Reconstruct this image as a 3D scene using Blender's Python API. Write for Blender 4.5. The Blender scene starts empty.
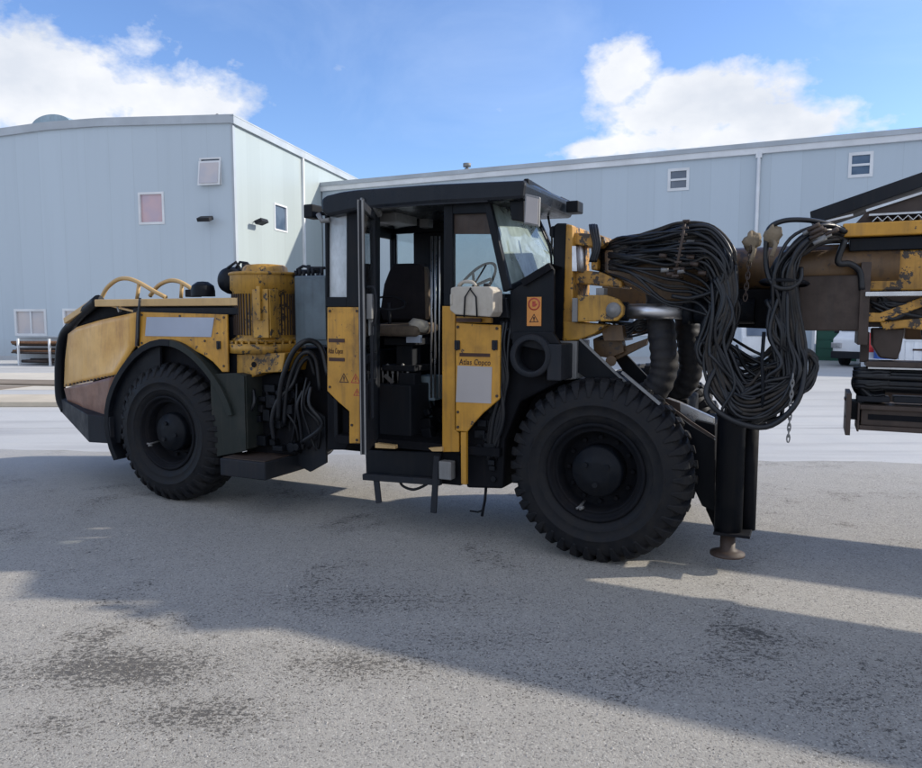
import bpy, bmesh, math, random
from mathutils import Vector, Matrix
random.seed(7)
S = bpy.context.scene
COL = S.collection
PI = math.pi
# ------------------------------------------------------------------ camera
FPX, CAMH, PITCH = 740.0, 1.75, math.atan(69/740)
def ray(x, y):
    a = (x-461)/FPX; b = (384-y)/FPX
    return Vector((a, math.cos(PITCH)+b*math.sin(PITCH), -math.sin(PITCH)+b*math.cos(PITCH)))
cam = bpy.data.cameras.new('camera'); co = bpy.data.objects.new('camera', cam); COL.objects.link(co)
co.location = (0, 0, CAMH); co.rotation_euler = (PI/2-PITCH, 0, 0)
cam.sensor_width = 36; cam.lens = 36*FPX/922; cam.clip_end = 3000; cam.clip_start = .05
S.camera = co
S.cycles.transparent_max_bounces = 32

class Frame:
    """a vertical reference plane standing in the yard; survey points measured on it"""
    def __init__(s, ox, oy, ux, uy):
        n = math.hypot(ux, uy); s.o = (ox, oy); s.U = (ux/n, uy/n); s.V = (-s.U[1], s.U[0])
        s.ang = math.atan2(s.U[1], s.U[0])
    def P(s, x, y, v=0.0):
        r = ray(x, y)
        t = (v+s.o[0]*s.V[0]+s.o[1]*s.V[1])/(r[0]*s.V[0]+r[1]*s.V[1])
        X = r[0]*t-s.o[0]; Y = r[1]*t-s.o[1]
        return Vector((X*s.U[0]+Y*s.U[1], v, CAMH+r[2]*t))
    def Q(s, x, y, u=0.0):
        r = ray(x, y)
        t = (u+s.o[0]*s.U[0]+s.o[1]*s.U[1])/(r[0]*s.U[0]+r[1]*s.U[1])
        X = r[0]*t-s.o[0]; Y = r[1]*t-s.o[1]
        return Vector((u, X*s.V[0]+Y*s.V[1], CAMH+r[2]*t))
def gnd(x, y, h=0.0):
    r = ray(x, y); t = (h-CAMH)/r[2]
    return Vector((r[0]*t, r[1]*t, h))

RIG = Frame(0.9733, 5.041, 0.90227, -0.43117)
P = RIG.P
# ------------------------------------------------------------------ mesh builder
class MB:
    def __init__(s): s.v = []; s.f = []; s.sm = []
    def add(s, vs, fs, smooth=False):
        b = len(s.v); s.v += [tuple(v) for v in vs]
        for f in fs: s.f.append(tuple(b+i for i in f)); s.sm.append(smooth)
        return s
    def box(s, u0, u1, v0, v1, w0, w1):
        vs = [(u, v, w) for w in (w0, w1) for v in (v0, v1) for u in (u0, u1)]
        return s.add(vs, [(0,2,3,1),(4,5,7,6),(0,1,5,4),(2,6,7,3),(0,4,6,2),(1,3,7,5)])
    def pts(s, pts, off):
        n = len(pts); off = Vector(off); a = [Vector(p) for p in pts]; b = [p+off for p in a]
        fs = [tuple(range(n)), tuple(reversed(range(n, 2*n)))]
        fs += [(i, i+n, (i+1) % n+n, (i+1) % n) for i in range(n)]
        return s.add(a+b, fs)
    def px(s, pts, v0, v1, F=None):
        F = F or RIG
        return s.pts([F.P(x, y, v0) for x, y in pts], (0, v1-v0, 0))
    def pxb(s, x0, y0, x1, y1, v0, v1, F=None):
        F = F or RIG
        a = F.P(x0, y0, v0); b = F.P(x1, y1, v0)
        return s.box(min(a.x, b.x), max(a.x, b.x), v0, v1, min(a.z, b.z), max(a.z, b.z))
    def obox(s, c, ax, ay, az):
        c, ax, ay, az = map(Vector, (c, ax, ay, az))
        vs = [c+i*ax+j*ay+k*az for k in (-1, 1) for j in (-1, 1) for i in (-1, 1)]
        return s.add(vs, [(0,2,3,1),(4,5,7,6),(0,1,5,4),(2,6,7,3),(0,4,6,2),(1,3,7,5)])
    def bar(s, p, q, w, h, up=(0, 0, 1)):
        p, q = Vector(p), Vector(q); d = q-p; L = d.length; d.normalize()
        up = Vector(up)
        sd = d.cross(up)
        if sd.length < 1e-4: sd = d.cross(Vector((0, 1, 0)))
        sd.normalize(); up = sd.cross(d)
        return s.obox((p+q)/2, d*L/2, sd*w/2, up*h/2)
    def tube(s, pts, r, seg=8, cap=True, spline=0):
        pts = [Vector(p) for p in pts]
        if spline: pts = catmull(pts, spline)
        n = len(pts); T = []
        for i in range(n):
            a = pts[max(i-1, 0)]; b = pts[min(i+1, n-1)]
            t = (b-a); T.append(t.normalized() if t.length > 1e-9 else Vector((0, 0, 1)))
        N = T[0].orthogonal().normalized(); vs = []
        for i in range(n):
            N = (N-T[i]*N.dot(T[i]))
            N = N.normalized() if N.length > 1e-6 else T[i].orthogonal().normalized()
            B = T[i].cross(N); rr = r(i/(n-1)) if callable(r) else r
            for k in range(seg):
                a = 2*PI*k/seg; vs.append(pts[i]+(N*math.cos(a)+B*math.sin(a))*rr)
        fs = [(i*seg+k, i*seg+(k+1) % seg, (i+1)*seg+(k+1) % seg, (i+1)*seg+k) for i in range(n-1) for k in range(seg)]
        s.add(vs, fs, True)
        if cap:
            b = len(s.v)-n*seg
            s.f.append(tuple(b+k for k in reversed(range(seg)))); s.sm.append(False)
            s.f.append(tuple(b+(n-1)*seg+k for k in range(seg))); s.sm.append(False)
        return s
    def cyl(s, p, q, r, seg=24, r2=None):
        p, q = Vector(p), Vector(q)
        rr = r if r2 is None else (lambda t: r+(r2-r)*t)
        return s.tube([p, q], rr, seg)
    def lathe(s, prof, o, ax, seg=48, smooth=True, ref=None):
        o = Vector(o); ax = Vector(ax).normalized(); N = Vector(ref) if ref else ax.orthogonal().normalized(); B = ax.cross(N)
        n = len(prof); vs = []
        for k in range(seg):
            a = 2*PI*k/seg; d = N*math.cos(a)+B*math.sin(a)
            for r, h in prof: vs.append(o+d*r+ax*h)
        fs = [(k*n+i, k*n+i+1, ((k+1) % seg)*n+i+1, ((k+1) % seg)*n+i) for k in range(seg) for i in range(n-1)]
        return s.add(vs, fs, smooth)
    def build(s, name, mat, parent=None, bevel=0.0, label=None, seg=2, subsurf=0):
        me = bpy.data.meshes.new(name); me.from_pydata(s.v, [], s.f); me.update()
        me.polygons.foreach_set('use_smooth', s.sm)
        bm = bmesh.new(); bm.from_mesh(me); bmesh.ops.recalc_face_normals(bm, faces=bm.faces); bm.to_mesh(me); bm.free()
        me.materials.append(mat)
        o = bpy.data.objects.new(name, me); COL.objects.link(o)
        if parent: o.parent = parent
        if label: o['label'] = label
        if bevel:
            m = o.modifiers.new('bevel', 'BEVEL'); m.width = bevel; m.segments = seg; m.limit_method = 'ANGLE'; m.angle_limit = math.radians(40)
        return o
def catmull(p, n):
    out = []
    q = [p[0]*2-p[1]]+list(p)+[p[-1]*2-p[-2]]
    for i in range(1, len(q)-2):
        a, b, c, d = q[i-1:i+3]
        for k in range(n):
            t = k/n
            out.append(.5*((2*b)+(c-a)*t+(2*a-5*b+4*c-d)*t*t+(3*b-a-3*c+d)*t**3))
    out.append(p[-1]); return out
def empty(name, loc=(0, 0, 0), rz=0.0, parent=None):
    o = bpy.data.objects.new(name, None); COL.objects.link(o); o.location = loc; o.rotation_euler = (0, 0, rz)
    o.empty_display_size = .2
    if parent: o.parent = parent
    return o
def tag(o, label=None, cat=None, group=None, kind=None):
    if label: o['label'] = label
    if cat: o['category'] = cat
    if group: o['group'] = group
    if kind: o['kind'] = kind
    return o
# ------------------------------------------------------------------ materials
def nt(name):
    m = bpy.data.materials.new(name); m.use_nodes = True; t = m.node_tree
    return m, t, t.nodes['Principled BSDF']
def noise(t, scale, detail=6, rough=.6, vec=None, dist=0.0):
    n = t.nodes.new('ShaderNodeTexNoise'); n.inputs['Scale'].default_value = scale; n.inputs['Detail'].default_value = detail
    n.inputs['Roughness'].default_value = rough; n.inputs['Distortion'].default_value = dist
    if vec: t.links.new(vec, n.inputs['Vector'])
    return n.outputs['Fac']
def ramp(t, fac, a, b, ca=0.0, cb=1.0):
    n = t.nodes.new('ShaderNodeMapRange'); n.clamp = True
    n.inputs['From Min'].default_value = a; n.inputs['From Max'].default_value = b
    n.inputs['To Min'].default_value = ca; n.inputs['To Max'].default_value = cb
    t.links.new(fac, n.inputs['Value']); return n.outputs['Result']
def mix(t, fac, a, b, mode='MIX'):
    n = t.nodes.new('ShaderNodeMix'); n.data_type = 'RGBA'; n.blend_type = mode
    for sock, val in ((n.inputs[0], fac), (n.inputs[6], a), (n.inputs[7], b)):
        if hasattr(val, 'is_linked'): t.links.new(val, sock)
        else: sock.default_value = val if sock == n.inputs[0] else (*val, 1)
    return n.outputs[2]
def math_(t, op, a, b=0.0, c=None, clamp=False):
    n = t.nodes.new('ShaderNodeMath'); n.operation = op; n.use_clamp = clamp
    for i, val in enumerate((a, b) if c is None else (a, b, c)):
        if hasattr(val, 'is_linked'): t.links.new(val, n.inputs[i])
        else: n.inputs[i].default_value = val
    return n.outputs[0]
def objco(t, scale=None):
    n = t.nodes.new('ShaderNodeTexCoord'); o = n.outputs['Object']
    if scale:
        m = t.nodes.new('ShaderNodeMapping'); m.inputs['Scale'].default_value = scale; t.links.new(o, m.inputs['Vector']); o = m.outputs[0]
    return o
def bump(t, b, h, strength=.3, dist=.01):
    n = t.nodes.new('ShaderNodeBump'); n.inputs['Strength'].default_value = strength; n.inputs['Distance'].default_value = dist
    t.links.new(h, n.inputs['Height']); t.links.new(n.outputs[0], b.inputs['Normal'])
def paint(name, col, rough=.45, dirt=(.05, .04, .035), amt=.5, scale=6, metal=0.0, streak=True, chips=None, bstr=.15, chipamt=.68, spec=None):
    m, t, b = nt(name); oc = objco(t)
    b.inputs['Specular IOR Level'].default_value = spec if spec is not None else (.15 if max(col) < .05 else .5)
    n1 = noise(t, scale, 8, .65, oc); n2 = noise(t, scale*.35, 3, .5, oc)
    st = noise(t, 3, 6, .6, objco(t, (9, 9, .8)))
    d = math_(t, 'MULTIPLY', ramp(t, n1, .42, .75), ramp(t, n2, .3, .7))
    if streak: d = math_(t, 'ADD', d, math_(t, 'MULTIPLY', ramp(t, st, .5, .8), .55), clamp=True)
    d = math_(t, 'MULTIPLY', d, amt)
    c = mix(t, ramp(t, n2, .3, .7), tuple(x*.86 for x in col), tuple(min(1, x*1.1) for x in col))
    c = mix(t, d, c, dirt)
    if chips:
        sc_ = noise(t, 2.5, 8, .75, objco(t, (14, 14, 1.2)), .8)
        c = mix(t, ramp(t, sc_, .60, .68, 0, .45), c, tuple(x*.45 for x in col))
        n3 = noise(t, scale*3.2, 5, .7, oc)
        k = ramp(t, math_(t, 'MULTIPLY', n3, ramp(t, n2, .2, .6, .8, 1.15)), chipamt, chipamt+.02)
        c = mix(t, k, c, chips)
    t.links.new(c, b.inputs['Base Color'])
    t.links.new(ramp(t, n1, .3, .8, rough-.08, min(1, rough+.3)), b.inputs['Roughness'])
    b.inputs['Metallic'].default_value = metal
    bump(t, b, noise(t, scale*6, 5, .6, oc), bstr, .004)
    return m
M = {}
M['yellow'] = paint('yellow_paint', (.55, .272, .026), .42, (.12, .068, .03), .85, 5, chips=(.05, .035, .03), chipamt=.70)
M['yellow_dirty'] = paint('greasy_yellow_paint', (.12, .066, .026), .42, (.016, .013, .012), 1.0, 4, chips=(.05, .033, .024), chipamt=.63)
M['yellow_mid'] = paint('greasy_mid_yellow_paint', (.46, .235, .035), .45, (.022, .017, .014), 1.0, 5, chips=(.04, .028, .02), chipamt=.60)
M['hose_dusty'] = None
M['yellow_oily'] = paint('oily_yellow_paint', (.44, .235, .03), .42, (.05, .032, .018), 1.0, 5, chips=(.04, .03, .022), chipamt=.62)
M['yellow_tan'] = paint('faded_yellow_paint', (.56, .37, .16), .5, (.2, .14, .08), .4, 5)
M['yellow_flat'] = paint('sunworn_yellow_panel', (.64, .345, .065), .32, (.34, .16, .05), .8, 3, bstr=.3)
M['rust_red'] = paint('brown_red_paint', (.20, .088, .05), .4, (.07, .04, .03), .6, 4)
M['black'] = paint('black_paint', (.006, .008, .012), .42, (.03, .026, .023), .45, 6)
M['black_matt'] = paint('matt_black_grime', (.005, .006, .009), .7, (.022, .018, .016), .5, 8)
M['black_gloss'] = paint('black_roof_paint', (.015, .018, .024), .25, (.05, .05, .05), .3, 6)
M['charcoal'] = paint('charcoal_paint', (.018, .021, .027), .5, (.05, .042, .038), .5, 5)
M['blue_grey'] = paint('blue_grey_box_paint', (.09, .125, .15), .45, (.04, .04, .04), .5, 4)
M['grey'] = paint('worn_grey_steel', (.22, .22, .22), .5, (.07, .06, .05), .6, 5, metal=.3)
M['brown_steel'] = paint('rusty_dark_steel', (.05, .032, .024), .55, (.015, .014, .014), .7, 7)
M['rust'] = paint('rust_orange_steel', (.22, .10, .04), .6, (.03, .025, .02), .8, 9)
M['steel'] = paint('bright_steel', (.55, .55, .56), .28, (.2, .17, .14), .35, 8, metal=.9)
M['chrome'] = paint('chrome_rod', (.6, .6, .62), .34, (.3, .28, .26), .15, 8, metal=1.0, bstr=.02)
M['green_grey'] = paint('olive_grey_flap_and_lit_fender', (.020, .025, .023), .45, (.07, .062, .052), .5, 5)  # mud flap colour, also the painted lit tone on the fender
M['label'] = paint('blank_plate', (.34, .38, .46), .5, (.3, .3, .32), .2, 4, streak=False)
M['label2'] = paint('pale_sticker', (.40, .37, .36), .6, (.3, .28, .26), .3, 4, streak=False)
M['ink'] = paint('dark_brown_ink', (.05, .02, .012), .6, (.05, .03, .02), .2, 8)
M['sign_orange'] = paint('orange_warning_sticker', (.62, .25, .05), .5, (.3, .15, .08), .5, 8)
M['sign_red'] = paint('red_outline', (.42, .05, .03), .5, (.2, .1, .06), .4, 8)
M['white_paint'] = paint('white_paint', (.68, .70, .72), .4, (.4, .4, .4), .25, 4)
M['plastic_white'] = paint('dirty_white_plastic', (.42, .385, .33), .5, (.2, .17, .13), .7, 6)
M['cloth'] = paint('dirty_cloth', (.20, .16, .11), .95, (.12, .09, .06), .8, 14, bstr=.6)
M['cushion_fabric'] = paint('cushion_fabric', (.12, .09, .065), .9, (.03, .025, .02), .9, 12, bstr=.5)
M['bright_white'] = paint('bright_white_paint', (.84, .86, .88), .4, (.5, .5, .5), .2, 2)
M['seat_fabric'] = paint('black_seat_fabric', (.022, .02, .024), .9, (.04, .035, .03), .4, 20, bstr=.5)
M['blue_box'] = paint('pale_blue_steel', (.30, .40, .46), .5, (.12, .12, .12), .5, 6)
M['wall_shade'] = None
# rubber
def rubber(name, col, dust, amt):
    m, t, b = nt(name); oc = objco(t)
    n1 = noise(t, 9, 8, .7, oc); n2 = noise(t, 60, 3, .6, oc)
    c = mix(t, math_(t, 'MULTIPLY', ramp(t, n1, .4, .75), amt), col, dust)
    t.links.new(c, b.inputs['Base Color']); t.links.new(ramp(t, n1, .3, .7, .5, .8), b.inputs['Roughness']); b.inputs['Specular IOR Level'].default_value = .2
    bump(t, b, n2, .25, .003); return m
M['tyre'] = rubber('tyre_rubber', (.007, .008, .011), (.03, .027, .024), .6)
M['hose'] = rubber('hose_rubber', (.008, .010, .014), (.03, .028, .027), .5)
M['hose'].node_tree.nodes['Principled BSDF'].inputs['Specular IOR Level'].default_value = .38
for l in [l for l in M['hose'].node_tree.links if l.to_socket.name == 'Roughness']: M['hose'].node_tree.links.remove(l)
M['hose'].node_tree.nodes['Principled BSDF'].inputs['Roughness'].default_value = .38
M['hose_dusty'] = rubber('dusty_hose_rubber', (.022, .021, .021), (.085, .072, .06), .8)
M['sleeve'] = rubber('sleeve_fabric', (.02, .021, .026), (.05, .045, .04), .8)
def glass(name, tint, opac, rough=.03):
    m, t, b = nt(name); t.nodes.remove(b); out = t.nodes['Material Output']
    tr = t.nodes.new('ShaderNodeBsdfTransparent'); tr.inputs[0].default_value = (.90, .95, .95, 1)
    gl = t.nodes.new('ShaderNodeBsdfGlossy'); gl.inputs['Roughness'].default_value = rough
    df = t.nodes.new('ShaderNodeBsdfDiffuse'); df.inputs[0].default_value = (*tint, 1)
    m1 = t.nodes.new('ShaderNodeMixShader'); m2 = t.nodes.new('ShaderNodeMixShader'); fr = t.nodes.new('ShaderNodeFresnel'); fr.inputs[0].default_value = 1.5
    nz = noise(t, 4, 6, .6, objco(t, (2, 2, 1)))
    t.links.new(ramp(t, nz, .3, .7, opac*.55, min(1, opac*1.3)), m1.inputs[0]); t.links.new(tr.outputs[0], m1.inputs[1]); t.links.new(df.outputs[0], m1.inputs[2])
    t.links.new(fr.outputs[0], m2.inputs[0]); t.links.new(m1.outputs[0], m2.inputs[1]); t.links.new(gl.outputs[0], m2.inputs[2])
    t.links.new(m2.outputs[0], out.inputs[0]); return m
M['glass_clear'] = glass('clear_dusty_glass', (.5, .5, .5), .035)
M['glass_hazy'] = glass('dusty_windshield_glass', (.42, .52, .50), .55)
M['glass_pale'] = glass('opaque_pale_glass', (.62, .66, .70), .85, .15)  # mostly opaque pale tint for the rear quarter pane
def pane(name, a, b_, rough=.08):
    m, t, b = nt(name); oc = objco(t)
    c = mix(t, ramp(t, noise(t, .9, 3, .5, oc), .45, .6), a, b_)
    t.links.new(c, b.inputs['Base Color']); b.inputs['Roughness'].default_value = rough; b.inputs['Specular IOR Level'].default_value = .8
    return m
M['pane_dark'] = pane('dark_window_pane', (.05, .08, .13), (.10, .14, .2))
M['pane_pink'] = pane('pinkish_window_pane', (.50, .34, .36), (.42, .32, .38), .15)
M['pane_pale'] = pane('pale_window_pane', (.50, .46, .46), (.42, .42, .46), .1)
M['pane_blind'] = pane('window_pane_with_blind', (.52, .54, .56), (.20, .22, .26), .12)

def cladding(name, col, axis):
    """insulated metal wall panels: 1 m wide sheets, thin joints, slight tone shift from sheet to sheet, faint micro ribs"""
    m, t, b = nt(name); oc = objco(t); sp = t.nodes.new('ShaderNodeSeparateXYZ'); t.links.new(oc, sp.inputs[0])
    a = sp.outputs[axis]
    fr = math_(t, 'FRACT', math_(t, 'DIVIDE', a, 1.1), 0)
    edge = math_(t, 'ABSOLUTE', math_(t, 'SUBTRACT', fr, .5), 0)
    seam = ramp(t, edge, .488, .496)
    idn = t.nodes.new('ShaderNodeTexWhiteNoise'); idn.noise_dimensions = '1D'
    t.links.new(math_(t, 'FLOOR', math_(t, 'DIVIDE', a, 1.1), 0), idn.inputs['W'])
    c = mix(t, idn.outputs['Value'], tuple(x*.965 for x in col), tuple(x*1.03 for x in col))
    st = noise(t, 1.2, 5, .6, objco(t, (2.2, 2.2, .12)))
    c = mix(t, ramp(t, st, .5, .85, 0, .22), c, tuple(x*.72 for x in col))
    lo = ramp(t, math_(t, 'ADD', sp.outputs[2], math_(t, 'MULTIPLY', noise(t, 1.5, 5, .6, oc), 1.2)), .5, 1.5, .25, 0)
    c = mix(t, lo, c, (.30, .28, .25))
    c = mix(t, math_(t, 'MULTIPLY', seam, .17), c, tuple(x*.35 for x in col))
    t.links.new(c, b.inputs['Base Color']); b.inputs['Roughness'].default_value = .42
    h = math_(t, 'SUBTRACT', math_(t, 'MULTIPLY', math_(t, 'SINE', math_(t, 'MULTIPLY', a, 2*PI/.11), 0), .05), seam)
    h = math_(t, 'ADD', h, math_(t, 'MULTIPLY', noise(t, .5, 2, .5, oc), 3.0))
    bump(t, b, h, .25, .008); return m
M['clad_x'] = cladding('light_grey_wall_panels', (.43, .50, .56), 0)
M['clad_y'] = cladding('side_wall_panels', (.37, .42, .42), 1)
M['trim'] = paint('grey_metal_trim', (.38, .42, .46), .4, (.2, .2, .2), .2, 2)
M['trim_white'] = paint('white_window_trim', (.66, .68, .70), .4, (.4, .4, .4), .2, 3)
M['green_door'] = paint('green_door_paint', (.012, .085, .055), .45, (.05, .06, .05), .3, 1.5)
M['van_blue'] = paint('blue_stripe', (.02, .08, .32), .35, (.1, .1, .1), .2, 3)
M['red'] = paint('red_paint', (.50, .03, .03), .4, (.2, .1, .1), .2, 3)
M['tan'] = paint('tan_kerb_concrete', (.50, .44, .35), .9, (.3, .27, .22), .5, 3, streak=False)
M['block'] = paint('grey_block_wall', (.42, .45, .47), .85, (.25, .24, .23), .5, 3)
M['mud'] = paint('dark_soil', (.22, .18, .14), .95, (.1, .09, .08), .6, 3, streak=False)
M['cream'] = paint('cream_concrete', (.55, .51, .44), .9, (.42, .39, .34), .5, 1.2, streak=False)

# ------------------------------------------------------------------ world
SUNH = Vector((1.8, .17, 0)).normalized(); EL = math.radians(29)
SUN = Vector((SUNH.x*math.cos(EL), SUNH.y*math.cos(EL), math.sin(EL)))
w = bpy.data.worlds.new('World'); S.world = w; w.use_nodes = True; t = w.node_tree
bg = t.nodes['Background']
sky = t.nodes.new('ShaderNodeTexSky'); sky.sky_type = 'NISHITA'; sky.sun_disc = False
sky.sun_elevation = EL; sky.sun_rotation = math.atan2(SUN.x, SUN.y)
sky.air_density = 1.0; sky.dust_density = .7; sky.ozone_density = 1.6
tc = t.nodes.new('ShaderNodeTexCoord'); G = tc.outputs['Generated']
def cloud(cx, cy, rx, rz, amp, seed):
    d = ray(cx, cy).normalized()
    mp = t.nodes.new('ShaderNodeVectorMath'); mp.operation = 'SUBTRACT'; t.links.new(G, mp.inputs[0]); mp.inputs[1].default_value = d
    ml = t.nodes.new('ShaderNodeVectorMath'); ml.operation = 'MULTIPLY'; t.links.new(mp.outputs[0], ml.inputs[0]); ml.inputs[1].default_value = (1/rx, .4, 1/rz)
    ln = t.nodes.new('ShaderNodeVectorMath'); ln.operation = 'LENGTH'; t.links.new(ml.outputs[0], ln.inputs[0])
    return ramp(t, ln.outputs['Value'], 0, 1.6, amp, amp-1.6)
blobs = [(20, 70, .16, .055, 1.0), (110, 92, .16, .045, 1.0), (180, 103, .10, .036, .95), (0, 100, .22, .05, 1.0), (228, 120, .045, .02, .7),
         (618, 80, .05, .042, 1.0), (690, 106, .12, .042, 1.05), (775, 124, .09, .030, .95), (590, 148, .08, .02, .72), (700, 140, .20, .025, .8), (820, 128, .03, .018, .7)]
cur = None
for i, bb in enumerate(blobs):
    c = cloud(*bb, i)
    cur = c if cur is None else math_(t, 'MAXIMUM', cur, c)
sc = t.nodes.new('ShaderNodeMapping'); sc.inputs['Scale'].default_value = (1, 1, 1.5); t.links.new(G, sc.inputs['Vector'])
n1 = noise(t, 11, 12, .60, sc.outputs[0], .2); n2 = noise(t, 30, 8, .6, sc.outputs[0])
fld = math_(t, 'ADD', cur, math_(t, 'MULTIPLY', math_(t, 'SUBTRACT', n1, .5), 1.9))
fld = math_(t, 'ADD', fld, math_(t, 'MULTIPLY', math_(t, 'SUBTRACT', n2, .5), .8))
dens = ramp(t, fld, -.10, .38)
wisp = math_(t, 'MULTIPLY', ramp(t, noise(t, 3.2, 9, .6, sc.outputs[0], .6), .5, .8), .16)
cshade = mix(t, ramp(t, noise(t, 7, 6, .55, sc.outputs[0]), .35, .7), (3.7, 3.95, 4.4), (5.2, 5.25, 5.4))
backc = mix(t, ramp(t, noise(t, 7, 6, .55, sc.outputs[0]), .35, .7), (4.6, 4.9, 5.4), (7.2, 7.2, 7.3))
sk = t.nodes.new('ShaderNodeMix'); sk.data_type = 'RGBA'; sk.blend_type = 'MULTIPLY'; sk.inputs[0].default_value = 1
t.links.new(sky.outputs[0], sk.inputs[6]); sk.inputs[7].default_value = (.70, .83, 1.08, 1)
skyc = sk.outputs[2]
skyc = mix(t, wisp, skyc, (5.2, 5.9, 7.0))
spg = t.nodes.new('ShaderNodeSeparateXYZ'); t.links.new(G, spg.inputs[0])
# unseen broken cloud added behind the camera to whiten and lift the fill light
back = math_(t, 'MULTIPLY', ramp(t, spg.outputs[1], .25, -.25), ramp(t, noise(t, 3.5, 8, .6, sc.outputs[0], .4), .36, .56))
skyc = mix(t, dens, skyc, cshade)
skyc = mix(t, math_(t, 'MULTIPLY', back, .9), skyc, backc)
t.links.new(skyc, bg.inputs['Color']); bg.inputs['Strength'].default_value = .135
sl = bpy.data.lights.new('sun', 'SUN'); sl.energy = 3.3; sl.angle = math.radians(1.1); sl.color = (1, .92, .79)
so = bpy.data.objects.new('sun', sl); COL.objects.link(so); so.rotation_euler = SUN.to_track_quat('Z', 'Y').to_euler()
S.view_settings.view_transform = 'Standard'; S.view_settings.look = 'None'; S.view_settings.gamma = 1; S.view_settings.exposure = .6
S.view_settings.use_curve_mapping = False

# ------------------------------------------------------------------ ground
def ground_mat(name, near):
    m, t, b = nt(name); oc = objco(t); sp = t.nodes.new('ShaderNodeSeparateXYZ'); t.links.new(oc, sp.inputs[0])
    big = noise(t, .25, 6, .6, oc, .4); mid = noise(t, 1.6, 8, .65, oc, .3); fine = noise(t, 22, 6, .75, oc)
    if near:
        def vor(scale, vec=oc, rnd=1.0):
            vo = t.nodes.new('ShaderNodeTexVoronoi'); vo.inputs['Scale'].default_value = scale; vo.inputs['Randomness'].default_value = rnd; t.links.new(vec, vo.inputs['Vector'])
            vc = t.nodes.new('ShaderNodeSeparateColor'); t.links.new(vo.outputs['Color'], vc.inputs[0]); return vo.outputs['Distance'], vc.outputs
        ds, cs = vor(120); db, cb = vor(38)
        grit = noise(t, 150, 6, .8, oc); mott = noise(t, 5, 7, .7, oc, .4)
        base = mix(t, ramp(t, big, .3, .7), (.355, .335, .30), (.445, .42, .38))
        base = mix(t, ramp(t, mott, .3, .75, .45, 0), base, (.24, .228, .21))
        base = mix(t, ramp(t, grit, .35, .68, .0, .55), base, (.52, .495, .45))
        base = mix(t, ramp(t, cs[1], .72, 1, 0, .75), base, (.13, .125, .12))
        base = mix(t, ramp(t, cs[2], .93, .95, 0, .8), base, (.60, .58, .53))
        # crumbly worn patches: flecks of dark pits that gather in clusters
        zone = ramp(t, math_(t, 'ADD', noise(t, .85, 6, .7, oc, .6), math_(t, 'MULTIPLY', mid, .35)), .70, .95)
        for (qx, qy, rx_, ry_, a_) in ((120, 668, .75, .38, 1.0), (200, 715, .5, .22, .8), (350, 665, .55, .28, .75), (60, 725, .35, .2, .6), (380, 600, 1.3, .35, .5), (640, 675, 1.2, .25, .45), (830, 700, .5, .25, .5), (500, 640, .9, .2, .4)):
            g_ = gnd(qx, qy); vs_ = t.nodes.new('ShaderNodeVectorMath'); vs_.operation = 'SUBTRACT'; t.links.new(oc, vs_.inputs[0]); vs_.inputs[1].default_value = g_
            vm_ = t.nodes.new('ShaderNodeVectorMath'); vm_.operation = 'MULTIPLY'; t.links.new(vs_.outputs[0], vm_.inputs[0]); vm_.inputs[1].default_value = (1/rx_, 1/ry_, 0)
            vl_ = t.nodes.new('ShaderNodeVectorMath'); vl_.operation = 'LENGTH'; t.links.new(vm_.outputs[0], vl_.inputs[0])
            zone = math_(t, 'MAXIMUM', zone, ramp(t, math_(t, 'ADD', vl_.outputs['Value'], math_(t, 'MULTIPLY', mid, 1.2)), 1.75, .55, 0, a_))
        nf = math_(t, 'ADD', math_(t, 'MULTIPLY', noise(t, 34, 9, .8, objco(t, (.85, 1.2, 1)), .4), .7), math_(t, 'MULTIPLY', noise(t, 80, 5, .7, oc), .3))
        fleck = ramp(t, math_(t, 'ADD', nf, math_(t, 'MULTIPLY', zone, .150)), .590, .612)
        base = mix(t, math_(t, 'MULTIPLY', fleck, .9), base, (.07, .066, .062))
        base = mix(t, math_(t, 'MULTIPLY', zone, .22), base, (.17, .155, .14))
        stv = noise(t, 2.2, 6, .6, objco(t, (.25, 2.6, 1)), .3)
        base = mix(t, ramp(t, stv, .55, .8, 0, .35), base, (.42, .395, .35))
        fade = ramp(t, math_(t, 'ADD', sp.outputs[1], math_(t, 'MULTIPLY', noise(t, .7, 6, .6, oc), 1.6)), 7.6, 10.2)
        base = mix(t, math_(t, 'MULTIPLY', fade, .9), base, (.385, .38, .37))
        h = math_(t, 'ADD', math_(t, 'MULTIPLY', ds, -.35), math_(t, 'MULTIPLY', grit, .9))
        h = math_(t, 'ADD', h, math_(t, 'MULTIPLY', mott, 1.6))
        h = math_(t, 'SUBTRACT', h, math_(t, 'MULTIPLY', fleck, 1.0))
        bump(t, b, h, .8, .014)
        t.links.new(ramp(t, mid, .3, .7, .62, .85), b.inputs['Roughness'])
    else:
        base = mix(t, ramp(t, big, .3, .7), (.42, .42, .415), (.50, .50, .49))
        base = mix(t, ramp(t, noise(t, 1.2, 6, .6, objco(t, (.15, 1.4, 1))), .5, .75, 0, .7), base, (.26, .26, .265))
        base = mix(t, ramp(t, fine, .5, .8, 0, .35), base, (.3, .29, .28))
        jy = math_(t, 'ADD', sp.outputs[1], math_(t, 'MULTIPLY', noise(t, .8, 4, .6, oc), .35))
        j = math_(t, 'ABSOLUTE', math_(t, 'SUBTRACT', math_(t, 'FRACT', math_(t, 'DIVIDE', math_(t, 'ADD', jy, .15), 3.9), 0), .5), 0)
        base = mix(t, ramp(t, j, .490, .496, 0, .6), base, (.2, .19, .18))
        bump(t, b, fine, .4, .006)
        t.links.new(ramp(t, mid, .3, .7, .5, .75), b.inputs['Roughness'])
    t.links.new(base, b.inputs['Base Color'])
    return m
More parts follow.
